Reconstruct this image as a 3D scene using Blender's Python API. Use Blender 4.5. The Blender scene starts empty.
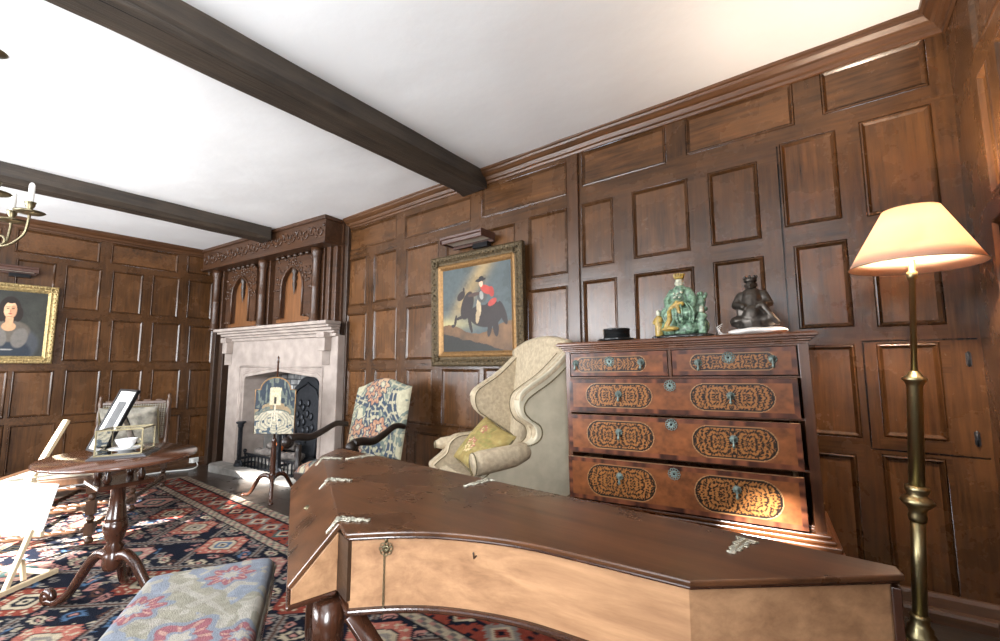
import bpy, math, random
import numpy as np
from mathutils import Vector, Matrix, Quaternion
PI=math.pi
C=bpy.context.scene.collection
ZC=1.1                      # camera height; the old floor slopes gently up to the right
def fl(x): return 0.0833+0.0389*x
SL=math.atan(0.0389)

# ------------------------------------------------------------------ noise
def _h(i,j,s):
    i=i.astype(np.int64)&0xffff; j=j.astype(np.int64)&0xffff
    n=(i*374761393+j*668265263+s*974634777)&0xffffffff
    n=((n^(n>>13))*1274126177)&0xffffffff
    n=n^(n>>16)
    return (n&0xffff)/65535.0
def vn(x,y,s=0):
    x=np.asarray(x,float);y=np.asarray(y,float)
    i=np.floor(x);j=np.floor(y);u=x-i;v=y-j
    u=u*u*(3-2*u);v=v*v*(3-2*v)
    return (_h(i,j,s)*(1-u)+_h(i+1,j,s)*u)*(1-v)+(_h(i,j+1,s)*(1-u)+_h(i+1,j+1,s)*u)*v
def fbm(x,y,s=0,o=4):
    t=0;a=.5
    for k in range(o):
        t=t+a*vn(x*2**k,y*2**k,s+k*17);a*=.5
    return t/(1-.5**o)
def lin(c):
    c=np.asarray(c,float)
    if c.max()>1.001: c=c/255.
    return np.where(c<=.04045,c/12.92,((c+.055)/1.055)**2.4)
def L4(c): return tuple(lin(c))+(1.0,)

# ------------------------------------------------------------------ materials
def newmat(name):
    m=bpy.data.materials.new(name);m.use_nodes=True
    nt=m.node_tree;b=nt.nodes['Principled BSDF']
    return m,nt,b
def N(nt,t,**k):
    n=nt.nodes.new(t)
    for a,v in k.items(): setattr(n,a,v)
    return n
def plain(name,col,rough=.5,metal=0,bump=0,bscale=40,var=0,spec=.5,sheen=0,emit=None,coat=0):
    m,nt,b=newmat(name)
    b.inputs['Base Color'].default_value=L4(col);b.inputs['Roughness'].default_value=rough
    b.inputs['Metallic'].default_value=metal;b.inputs['Specular IOR Level'].default_value=spec
    b.inputs['Coat Weight'].default_value=coat
    if sheen: b.inputs['Sheen Weight'].default_value=sheen
    if emit: b.inputs['Emission Color'].default_value=L4(emit[0]);b.inputs['Emission Strength'].default_value=emit[1]
    if bump or var:
        tc=N(nt,'ShaderNodeTexCoord');no=N(nt,'ShaderNodeTexNoise');no.inputs['Scale'].default_value=bscale;no.inputs['Detail'].default_value=4
        nt.links.new(tc.outputs['Object'],no.inputs['Vector'])
        if bump:
            bp=N(nt,'ShaderNodeBump');bp.inputs['Strength'].default_value=bump;bp.inputs['Distance'].default_value=.01
            nt.links.new(no.outputs['Fac'],bp.inputs['Height']);nt.links.new(bp.outputs['Normal'],b.inputs['Normal'])
        if var:
            mx=N(nt,'ShaderNodeMix',data_type='RGBA');c=lin(col)
            mx.inputs[6].default_value=tuple(c*(1-var))+(1,);mx.inputs[7].default_value=tuple(np.minimum(c*(1+var),1))+(1,)
            mg=N(nt,'ShaderNodeMapRange');mg.inputs[1].default_value=.34;mg.inputs[2].default_value=.66
            nt.links.new(no.outputs['Fac'],mg.inputs[0]);nt.links.new(mg.outputs[0],mx.inputs[0]);nt.links.new(mx.outputs[2],b.inputs['Base Color'])
    return m
def wood(name,dark,light,axis='z',scale=1.0,rough=.35,bump=.15,tint=False,coat=0,blotch=.35,spec=.5,rvar=.12):
    """streaky timber; grain runs along axis. With tint=True a mesh attribute gives each board its own tone and grain way."""
    m,nt,b=newmat(name)
    tc=N(nt,'ShaderNodeTexCoord')
    def mapn(ax):
        s=[22*scale]*3;s['xyz'.index(ax)]=1.3*scale
        mp=N(nt,'ShaderNodeMapping');mp.inputs['Scale'].default_value=s
        nt.links.new(tc.outputs['Object'],mp.inputs['Vector']);return mp
    mp=mapn(axis);vec=mp.outputs[0]
    if tint:
        at=N(nt,'ShaderNodeAttribute',attribute_name='Tint');sep=N(nt,'ShaderNodeSeparateColor')
        nt.links.new(at.outputs['Color'],sep.inputs[0])
        m2=N(nt,'ShaderNodeMapping');m2.inputs['Scale'].default_value=(2,30,30)
        nt.links.new(tc.outputs['Object'],m2.inputs['Vector'])
        mx=N(nt,'ShaderNodeMix',data_type='VECTOR');nt.links.new(sep.outputs[1],mx.inputs[0])
        nt.links.new(mp.outputs[0],mx.inputs[4]);nt.links.new(m2.outputs[0],mx.inputs[5])
        off=N(nt,'ShaderNodeVectorMath',operation='SCALE');off.inputs[3].default_value=37
        nt.links.new(at.outputs['Color'],off.inputs[0])
        ad=N(nt,'ShaderNodeVectorMath',operation='ADD');nt.links.new(mx.outputs[1],ad.inputs[0]);nt.links.new(off.outputs[0],ad.inputs[1])
        vec=ad.outputs[0]
    n1=N(nt,'ShaderNodeTexNoise');n1.inputs['Scale'].default_value=1.6;n1.inputs['Detail'].default_value=8;n1.inputs['Roughness'].default_value=.65;n1.inputs['Distortion'].default_value=.25
    nt.links.new(vec,n1.inputs['Vector'])
    n2=N(nt,'ShaderNodeTexNoise');n2.inputs['Scale'].default_value=3.6;n2.inputs['Detail'].default_value=7;n2.inputs['Roughness'].default_value=.6
    nt.links.new(tc.outputs['Object'],n2.inputs['Vector'])
    mr=N(nt,'ShaderNodeMapRange');mr.inputs[1].default_value=.15;mr.inputs[2].default_value=.85
    nt.links.new(n1.outputs['Fac'],mr.inputs[0])
    ma=N(nt,'ShaderNodeMath',operation='MULTIPLY_ADD');nt.links.new(n2.outputs['Fac'],ma.inputs[0]);ma.inputs[1].default_value=blotch*2;ma.inputs[2].default_value=-blotch
    sm=N(nt,'ShaderNodeMath',operation='ADD');nt.links.new(mr.outputs[0],sm.inputs[0]);nt.links.new(ma.outputs[0],sm.inputs[1]);sm.use_clamp=True
    fac=sm.outputs[0]
    mc=N(nt,'ShaderNodeMix',data_type='RGBA');mc.inputs[6].default_value=L4(dark);mc.inputs[7].default_value=L4(light)
    nt.links.new(fac,mc.inputs[0]);col=mc.outputs[2]
    if tint:
        hv=N(nt,'ShaderNodeHueSaturation');nt.links.new(col,hv.inputs['Color'])
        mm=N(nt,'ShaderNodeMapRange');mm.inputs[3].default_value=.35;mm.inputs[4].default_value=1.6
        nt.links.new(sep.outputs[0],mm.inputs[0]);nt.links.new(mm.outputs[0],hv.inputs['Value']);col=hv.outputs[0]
    nt.links.new(col,b.inputs['Base Color'])
    rr=N(nt,'ShaderNodeMapRange');rr.inputs[3].default_value=rough-rvar;rr.inputs[4].default_value=rough+rvar
    nt.links.new(n2.outputs['Fac'],rr.inputs[0]);nt.links.new(rr.outputs[0],b.inputs['Roughness'])
    bp=N(nt,'ShaderNodeBump');bp.inputs['Strength'].default_value=bump;bp.inputs['Distance'].default_value=.01
    nt.links.new(n1.outputs['Fac'],bp.inputs['Height']);nt.links.new(bp.outputs['Normal'],b.inputs['Normal'])
    b.inputs['Coat Weight'].default_value=coat;b.inputs['Coat Roughness'].default_value=.12;b.inputs['Specular IOR Level'].default_value=spec
    return m
def vcol(name,rough=.7,bump=0,bscale=200,metal=0,sheen=0,coat=0,spec=.4):
    m,nt,b=newmat(name)
    a=N(nt,'ShaderNodeAttribute',attribute_name='Col');nt.links.new(a.outputs['Color'],b.inputs['Base Color'])
    b.inputs['Roughness'].default_value=rough;b.inputs['Metallic'].default_value=metal;b.inputs['Coat Weight'].default_value=coat
    b.inputs['Specular IOR Level'].default_value=spec
    if sheen: b.inputs['Sheen Weight'].default_value=sheen
    if bump:
        tc=N(nt,'ShaderNodeTexCoord');no=N(nt,'ShaderNodeTexNoise');no.inputs['Scale'].default_value=bscale
        nt.links.new(tc.outputs['Object'],no.inputs['Vector'])
        bp=N(nt,'ShaderNodeBump');bp.inputs['Strength'].default_value=bump;bp.inputs['Distance'].default_value=.01
        nt.links.new(no.outputs['Fac'],bp.inputs['Height']);nt.links.new(bp.outputs['Normal'],b.inputs['Normal'])
    return m

M={}
M['panel']=wood('oak_panelling',(33,21,12),(104,68,38),'z',tint=True,rough=.27,bump=.12,blotch=.6,spec=.45,scale=1.5,rvar=.07,coat=.06)
M['oak_dark']=wood('dark_oak',(30,21,15),(72,50,34),'x',rough=.42,bump=.3,blotch=.3)
M['oak_carved']=wood('carved_oak',(32,20,13),(88,56,34),'x',rough=.38,bump=.4,blotch=.35)
M['beam']=wood('beam_oak',(20,16,13),(74,62,50),'y',rough=.55,bump=.8,blotch=.5,scale=.9)
M['floor']=wood('floor_oak',(28,23,19),(68,56,47),'x',rough=.3,bump=.15,blotch=.35)
M['mahog']=wood('spinet_lid_walnut',(26,16,11),(106,68,43),'x',rough=.28,bump=.05,blotch=.75,coat=.2,scale=.7,rvar=.06)
M['case']=wood('spinet_case_walnut',(112,76,52),(200,156,116),'x',rough=.4,bump=.06,blotch=.22,scale=.9)
M['redwood']=wood('polished_mahogany',(26,15,11),(78,45,29),'z',rough=.25,bump=.06,blotch=.3,coat=.3)
M['tabletop']=wood('tabletop_mahogany',(52,28,20),(108,66,44),'y',rough=.16,bump=.04,blotch=.3,coat=.5,rvar=.04)
M['chestwood']=wood('chest_walnut',(50,26,14),(118,70,38),'x',rough=.28,bump=.06,blotch=.35,coat=.2)
M['chestside']=wood('chest_side_walnut',(44,24,14),(104,62,35),'z',rough=.3,bump=.06,blotch=.35,coat=.2)
M['black_wood']=wood('ebonised_wood',(14,10,9),(46,34,28),'z',rough=.35,bump=.3,blotch=.3)
M['chairwood']=wood('turned_walnut',(40,26,18),(98,68,46),'z',rough=.35,bump=.15,blotch=.3)
M['pine']=wood('pale_ash',(206,180,140),(236,216,184),'z',rough=.5,bump=.03,blotch=.2)
M['brass']=plain('aged_brass',(176,164,124),.33,1,bump=.02)
M['brass_dull']=plain('dull_brass',(122,112,88),.42,1,bump=.1)
M['hinge']=plain('pierced_silvered_brass',(186,182,166),.5,.9,bump=.1)
M['verdigris']=plain('tarnished_handle',(116,130,124),.45,.8,bump=.2,bscale=150)
M['iron']=plain('black_iron',(52,54,58),.5,.7,bump=.3,bscale=60,var=.3)
M['black']=plain('black_metal',(26,26,28),.3,.5)
M['stone']=plain('pale_limestone',(160,147,138),.85,bump=.12,bscale=9,var=.14)
M['stone2']=plain('kerb_limestone',(146,143,138),.8,bump=.2,bscale=14,var=.14)
M['ash']=plain('wood_ash',(160,156,150),.95,bump=.8,bscale=20,var=.3)
M['log']=plain('burnt_log',(120,112,106),.9,bump=.8,bscale=18,var=.45)
M['orange']=plain('orange_ember',(214,110,40),.8,bump=.5,bscale=30,var=.2)
M['white_wax']=plain('white_candle',(240,238,232),.5)
M['china']=plain('white_china',(238,238,238),.15,coat=.5)
M['post']=wood('oak_post',(44,28,16),(96,62,36),'z',rough=.3,bump=.15,blotch=.4)
M['canvas_cover']=plain('cream_canvas',(186,177,154),.9,bump=.15,bscale=14,var=.09)
M['damask']=plain('faded_pink_damask',(172,156,130),.85,bump=.6,bscale=46,var=.16)
M['braid']=plain('olive_braid',(96,84,56),.85,bump=.5,bscale=120,var=.3)
M['velvet']=plain('grey_velvet',(120,115,104),.8,bump=.5,bscale=16,var=.5)
M['cane']=plain('woven_cane',(132,126,112),.7,bump=.6,bscale=90,var=.3)
M['paper']=plain('white_paper',(240,238,232),.8)
M['photo']=plain('dark_photograph',(58,58,58),.5,var=.4,bscale=30)
M['grey_base']=plain('dark_grey_plinth',(66,64,66),.4)
M['bronze']=plain('dark_bronze',(74,68,62),.36,.7,bump=.15,bscale=50,var=.3)
M['white_pad']=plain('white_cotton',(232,226,220),.9,bump=.2,bscale=60)
M['plug']=plain('white_plastic',(230,230,226),.5)
M['dark']=plain('dark_void',(10,8,7),.9)
M['gilt']=plain('gilt_carving',(168,146,100),.5,.6,bump=.9,bscale=60,var=.35)
M['gilt_dark']=plain('dark_gilt_carving',(84,70,48),.5,.5,bump=.9,bscale=80,var=.5)
M['gilt_lip']=plain('gilt_lip',(140,106,66),.45,.6,bump=.3,bscale=60,var=.2)
M['lamp_wood']=plain('picture_light_brown',(74,48,38),.45,var=.15)
M['lamp_white']=plain('picture_light_tube',(224,214,200),.5)
M['green']=plain('green_glaze',(106,134,110),.3,bump=.8,bscale=70,var=.6,coat=.4)
M['amber']=plain('amber_glaze',(166,138,66),.3,bump=.6,bscale=70,var=.4,coat=.4)
M['cream_glaze']=plain('cream_glaze',(190,190,168),.3,bump=.5,bscale=80,var=.25,coat=.5)
M['blacklac']=plain('black_lacquer',(24,26,27),.22,coat=.4,bump=.05)
M['tapestry']=vcol('crewel_tapestry',.9,.35,260)
M['rug']=vcol('wool_rug',.95,.5,160,spec=.1)
M['marq']=vcol('marquetry',.3,.05,40,coat=.12)
M['paint']=vcol('oil_paint',.5,.12,60,spec=.35)
M['embroid']=vcol('embroidery',.8,.4,220)
def ceiling_mat():
    m,nt,b=newmat('white_plaster')
    tc=N(nt,'ShaderNodeTexCoord');no=N(nt,'ShaderNodeTexNoise');no.inputs['Scale'].default_value=2.2;no.inputs['Detail'].default_value=6
    nt.links.new(tc.outputs['Object'],no.inputs['Vector'])
    mx=N(nt,'ShaderNodeMix',data_type='RGBA');mx.inputs[6].default_value=L4((226,226,226));mx.inputs[7].default_value=L4((240,240,239))
    nt.links.new(no.outputs['Fac'],mx.inputs[0]);nt.links.new(mx.outputs[2],b.inputs['Base Color'])
    bp=N(nt,'ShaderNodeBump');bp.inputs['Strength'].default_value=.22;bp.inputs['Distance'].default_value=.05
    nt.links.new(no.outputs['Fac'],bp.inputs['Height']);nt.links.new(bp.outputs['Normal'],b.inputs['Normal'])
    b.inputs['Roughness'].default_value=.9
    return m
M['ceiling']=ceiling_mat()
def brick_mat():
    m,nt,b=newmat('whitewashed_brick')
    tc=N(nt,'ShaderNodeTexCoord');mp=N(nt,'ShaderNodeMapping');mp.inputs['Rotation'].default_value=(PI/2,0,0)
    br=N(nt,'ShaderNodeTexBrick');br.inputs['Scale'].default_value=3.6;br.inputs['Color1'].default_value=L4((206,204,200));br.inputs['Color2'].default_value=L4((150,150,150));br.inputs['Mortar'].default_value=L4((92,92,94));br.inputs['Mortar Size'].default_value=.03
    no=N(nt,'ShaderNodeTexNoise');no.inputs['Scale'].default_value=7;no.inputs['Detail'].default_value=6
    nt.links.new(tc.outputs['Object'],mp.inputs[0]);nt.links.new(mp.outputs[0],br.inputs[0]);nt.links.new(tc.outputs['Object'],no.inputs[0])
    mx=N(nt,'ShaderNodeMix',data_type='RGBA',blend_type='MULTIPLY');mx.inputs[0].default_value=.8
    cr=N(nt,'ShaderNodeValToRGB');cr.color_ramp.elements[0].position=.35;cr.color_ramp.elements[0].color=(.15,.15,.16,1);cr.color_ramp.elements[1].position=.6
    nt.links.new(no.outputs['Fac'],cr.inputs[0]);nt.links.new(br.outputs['Color'],mx.inputs[6]);nt.links.new(cr.outputs[0],mx.inputs[7])
    nt.links.new(mx.outputs[2],b.inputs['Base Color']);b.inputs['Roughness'].default_value=.9
    bp=N(nt,'ShaderNodeBump');bp.inputs['Strength'].default_value=.5;bp.inputs['Distance'].default_value=.01
    nt.links.new(br.outputs['Fac'],bp.inputs['Height']);bp.invert=True;nt.links.new(bp.outputs[0],b.inputs['Normal'])
    return m
M['brick']=brick_mat()
def shade_mat():
    m,nt,b=newmat('peach_lampshade')
    b.inputs['Base Color'].default_value=L4((248,222,198));b.inputs['Roughness'].default_value=.9
    tr=N(nt,'ShaderNodeBsdfTranslucent');tr.inputs[0].default_value=L4((250,216,188))
    mx=N(nt,'ShaderNodeMixShader');mx.inputs[0].default_value=.55
    out=nt.nodes['Material Output']
    nt.links.new(b.outputs[0],mx.inputs[1]);nt.links.new(tr.outputs[0],mx.inputs[2]);nt.links.new(mx.outputs[0],out.inputs[0])
    return m
M['shade']=shade_mat()
def glass_mat():
    m,nt,b=newmat('clear_glass')
    tr=N(nt,'ShaderNodeBsdfTransparent');gl=N(nt,'ShaderNodeBsdfGlossy');gl.inputs['Roughness'].default_value=.03
    fr=N(nt,'ShaderNodeFresnel');fr.inputs[0].default_value=1.25;mx=N(nt,'ShaderNodeMixShader')
    nt.links.new(fr.outputs[0],mx.inputs[0]);nt.links.new(tr.outputs[0],mx.inputs[1]);nt.links.new(gl.outputs[0],mx.inputs[2]);nt.links.new(mx.outputs[0],nt.nodes['Material Output'].inputs[0])
    return m
M['glass']=glass_mat()

# ------------------------------------------------------------------ mesh builder
class MB:
    def __init__(s,T=None): s.v=[];s.f=[];s.c=None;s.T=T;s.sm=[]
    def add(s,vs,fs,T=None,smooth=False):
        o=len(s.v)
        for p in vs:
            p=Vector(p)
            if T is not None: p=T@p
            if s.T is not None: p=s.T@p
            s.v.append(tuple(p))
        for f in fs: s.f.append(tuple(i+o for i in f));s.sm.append(smooth)
        return s
    def box(s,x0,x1,y0,y1,z0,z1,T=None):
        v=[(x,y,z) for z in (z0,z1) for y in (y0,y1) for x in (x0,x1)]
        return s.add(v,[(0,2,3,1),(4,5,7,6),(0,1,5,4),(2,6,7,3),(0,4,6,2),(1,3,7,5)],T)
    def prism(s,poly,z0,z1,T=None,smooth=False):
        n=len(poly);v=[(x,y,z0) for x,y in poly]+[(x,y,z1) for x,y in poly]
        a=sum(poly[i][0]*poly[(i+1)%n][1]-poly[(i+1)%n][0]*poly[i][1] for i in range(n))
        f=[(i,(i+1)%n,n+(i+1)%n,n+i) for i in range(n)]+[tuple(range(n-1,-1,-1)),tuple(range(n,2*n))]
        if a<0: f=[t[::-1] for t in f]
        return s.add(v,f,T,smooth)
    def lathe(s,prof,c=(0,0,0),n=20,T=None,sx=1,sy=1):
        v=[];f=[]
        for r,z in prof:
            for k in range(n):
                a=2*PI*k/n;v.append((c[0]+sx*r*math.cos(a),c[1]+sy*r*math.sin(a),c[2]+z))
        for i in range(len(prof)-1):
            for k in range(n): f.append((i*n+k,i*n+(k+1)%n,(i+1)*n+(k+1)%n,(i+1)*n+k))
        if prof[0][1]>prof[-1][1]: f=[t[::-1] for t in f]
        if prof[0][0]>1e-4: f.append(tuple(range(n-1,-1,-1)) if prof[0][1]<=prof[-1][1] else tuple(range(n)))
        if prof[-1][0]>1e-4: f.append(tuple((len(prof)-1)*n+k for k in (range(n) if prof[0][1]<=prof[-1][1] else range(n-1,-1,-1))))
        return s.add(v,f,T,True)
    def tube(s,pts,r,n=10,closed=False,T=None,flat=1.0,up=None):
        pts=[Vector(p) for p in pts];m=len(pts)
        if not hasattr(r,'__len__'): r=[r]*m
        v=[];f=[];prev=None
        for i,p in enumerate(pts):
            t=(pts[(i+1)%m]-pts[i-1]) if closed else (pts[min(i+1,m-1)]-pts[max(i-1,0)])
            t.normalize()
            if prev is None:
                a=Vector(up) if up else (Vector((0,0,1)) if abs(t.z)<.9 else Vector((1,0,0)))
                prev=(a-t*a.dot(t)).normalized()
            else: prev=(prev-t*prev.dot(t)).normalized()
            b=t.cross(prev)
            for k in range(n):
                a=2*PI*k/n;v.append(p+prev*(r[i]*math.cos(a))+b*(r[i]*flat*math.sin(a)))
        q=m if closed else m-1
        for i in range(q):
            for k in range(n): f.append((i*n+k,i*n+(k+1)%n,((i+1)%m)*n+(k+1)%n,((i+1)%m)*n+k))
        if not closed: f.append(tuple(range(n-1,-1,-1)));f.append(tuple((m-1)*n+k for k in range(n)))
        return s.add(v,f,T,True)
    def ball(s,c,r,n=14,T=None):
        r=(r,r,r) if not hasattr(r,'__len__') else r
        v=[];f=[];m=n//2+2
        for i in range(m+1):
            th=PI*i/m
            for k in range(n):
                a=2*PI*k/n;v.append((c[0]+r[0]*math.sin(th)*math.cos(a),c[1]+r[1]*math.sin(th)*math.sin(a),c[2]-r[2]*math.cos(th)))
        for i in range(m):
            for k in range(n): f.append((i*n+k,i*n+(k+1)%n,(i+1)*n+(k+1)%n,(i+1)*n+k))
        return s.add(v,f,T,True)
    def sheet(s,fn,nu,nv,T=None,smooth=True,col=None):
        """fn(u,v) arrays in 0..1 -> (x,y,z); col(u,v)->rgb (0..1 linear)"""
        U,V=np.meshgrid(np.linspace(0,1,nu+1),np.linspace(0,1,nv+1))
        x,y,z=fn(U,V);P=np.stack([x+0*U,y+0*U,z+0*U],-1).reshape(-1,3)
        w=nu+1
        s.add([tuple(p) for p in P],[(j*w+i,j*w+i+1,(j+1)*w+i+1,(j+1)*w+i) for j in range(nv) for i in range(nu)],T,smooth)
        if col is not None:
            cc=np.asarray(col(U,V)).reshape(-1,3)
            s.c=cc if s.c is None else np.concatenate([s.c,cc])
        return s
    def build(s,name,mat,parent=None,bevel=0,tint=None,weld=False):
        me=bpy.data.meshes.new(name);me.from_pydata(s.v,[],s.f);me.update()
        me.polygons.foreach_set('use_smooth',s.sm)
        o=bpy.data.objects.new(name,me);C.objects.link(o)
        if mat is not None: me.materials.append(mat)
        if s.c is not None:
            a=me.color_attributes.new('Col','FLOAT_COLOR','POINT')
            d=np.ones((len(s.v),4),np.float32);d[:len(s.c),:3]=s.c
            if len(s.c)<len(s.v): d[len(s.c):,:3]=s.c.mean(0)
            a.data.foreach_set('color',d.ravel())
        if tint is not None:
            a=me.color_attributes.new('Tint','FLOAT_COLOR','CORNER')
            d=[]
            for p,t in zip(me.polygons,tint): d+=(list(t)+[1.0])*len(p.vertices)
            a.data.foreach_set('color',d)
        if parent is not None: o.parent=parent
        if bevel:
            b=o.modifiers.new('bevel','BEVEL');b.width=bevel;b.segments=2;b.limit_method='ANGLE';b.angle_limit=math.radians(40)
        return o
def tag(o,label=None,cat=None,group=None,kind=None):
    if label: o['label']=label
    if cat: o['category']=cat
    if group: o['group']=group
    if kind: o['kind']=kind
    return o
def thing(name,label,cat,loc=(0,0,0),rz=0,tilt=True,group=None,rot=None):
    o=bpy.data.objects.new(name,None);C.objects.link(o);o.empty_display_size=.1
    o.location=loc;o.rotation_mode='QUATERNION'
    R=(Matrix.Rotation(-SL,3,'Y') if tilt is True else (Matrix.Rotation(-tilt,3,'Y') if tilt else Matrix.Identity(3)))@Matrix.Rotation(rz,3,'Z')
    if rot is not None: R=rot
    o.rotation_quaternion=R.to_quaternion()
    return tag(o,label,cat,group)
def blob(name,parts,mat,parent,voxel=.008,smooth=4):
    """one continuous body grown from overlapping ellipsoids and limbs"""
    m=MB()
    for p in parts:
        if p[0]=='e': m.ball(p[1],p[2],16,p[3] if len(p)>3 else None)
        else: m.tube(p[1],p[2],12);[m.ball(q,r*.999,12) for q,r in ((p[1][0],p[2][0]),(p[1][-1],p[2][-1]))]
    o=m.build(name,mat,parent)
    r=o.modifiers.new('fuse','REMESH');r.mode='VOXEL';r.voxel_size=voxel;r.use_smooth_shade=True
    if smooth:
        k=o.modifiers.new('soft','SMOOTH');k.iterations=smooth;k.factor=.5
    return o
def pillow(sx,sy,sz,T=None,n=40,col=None):
    m=MB()
    def f(sgn):
        def g(u,v):
            a=u*2-1;b=v*2-1
            e=np.clip((1-np.abs(a)**2.6)*(1-np.abs(b)**2.6),0,1)**.45
            px=1-.07*(1-np.abs(b)**2)*np.abs(a);py=1-.07*(1-np.abs(a)**2)*np.abs(b)
            return a*sx/2*px,b*sy/2*py,sgn*sz/2*e+.01*vn(a*6,b*6,3)*e
        return g
    m.sheet(f(1),n,n,T,True,col)
    v0=len(m.f);m.sheet(f(-1),n,n,T,True,col)
    m.f[v0:]=[t[::-1] for t in m.f[v0:]]
    return m
M['panel_in']=wood('oak_arch_panel',(84,52,28),(140,92,54),'z',rough=.4,bump=.2,blotch=.3)
PA=[(-3.952,-3.135,1.164,1.395),(-3.015,-2.207,1.142,1.354),(-2.097,-1.343,1.142,1.383),(-3.921,-3.587,0.591,1.079),(-3.461,-3.121,0.595,1.072),(-2.992,-2.573,0.600,1.049),(-2.483,-2.127,0.617,1.018),(-2.047,-1.778,0.613,1.041),(-1.659,-1.344,0.605,1.056),(-3.886,-3.559,0.045,0.513),(-3.446,-3.101,0.042,0.525),(-2.974,-2.563,0.045,0.511),(-1.665,-1.350,0.065,0.524),(-3.851,-3.539,-0.503,-0.046),(-3.407,-3.081,-0.495,-0.043),(-2.949,-2.630,-0.498,-0.036),(-2.516,-2.114,-0.489,-0.034),(-2.075,-1.778,-0.488,-0.026),(-3.817,-3.512,-1.032,-0.589),(-3.382,-2.923,-1.001,-0.568),(-2.838,-2.537,-0.951,-0.559),(-2.463,-2.111,-0.946,-0.552),(-2.073,-1.781,-0.922,-0.535),(-1.699,-1.370,-0.460,-0.024),(-1.703,-1.379,-0.921,-0.529),(-1.231,-0.686,1.171,1.410),(-0.576,-0.062,1.186,1.416),(-1.238,-1.021,0.627,1.054),(-0.899,-0.575,0.632,1.052),(-0.471,-0.234,0.638,1.051),(-1.237,-1.008,0.107,0.538),(-0.902,-0.563,0.097,0.541),(-0.468,-0.231,0.107,0.549),(-1.250,-1.024,-0.412,-0.001),(-0.921,-0.585,-0.404,-0.002),(-0.494,-0.260,-0.404,0.011),(0.047,0.417,1.196,1.420),(-0.135,0.090,0.675,1.109),(0.175,0.415,0.664,1.116),(-0.106,0.100,0.168,0.576),(0.176,0.392,0.162,0.575),(-0.116,0.094,-0.324,0.089),(0.165,0.364,-0.312,0.090),(-0.149,0.067,-0.949,-0.398),(0.152,0.348,-0.938,-0.383)]
PB=[(0.175,0.278,1.112,1.373),(0.373,1.015,1.149,1.395),(1.105,1.748,1.164,1.404),(1.847,2.112,1.179,1.427),(0.394,0.683,0.597,1.083),(0.751,1.045,0.602,1.083),(1.133,1.417,0.595,1.086),(1.503,1.784,0.595,1.102),(1.875,2.154,0.598,1.097),(0.408,0.707,0.029,0.528),(0.788,1.079,0.044,0.509),(1.165,1.449,0.032,0.517),(1.535,1.824,0.033,0.519),(1.916,2.190,0.024,0.505),(0.203,0.426,-0.525,-0.056),(0.451,0.746,-0.523,-0.055),(0.829,1.114,-0.538,-0.051),(1.193,1.484,-0.548,-0.055),(1.572,1.861,-0.546,-0.053),(1.951,2.225,-0.560,-0.056),(0.242,0.438,-0.998,-0.583),(0.470,0.797,-1.078,-0.596),(0.864,1.151,-1.125,-0.604),(1.227,1.517,-1.166,-0.613),(1.611,1.892,-1.192,-0.612),(1.983,2.263,-1.226,-0.634)]
LIGHT=dict(w1=115,w2=185,w3=12,w_added=170,up=13,sun1=28000,sun2=42000,bulb=38,exp=.78)
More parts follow.
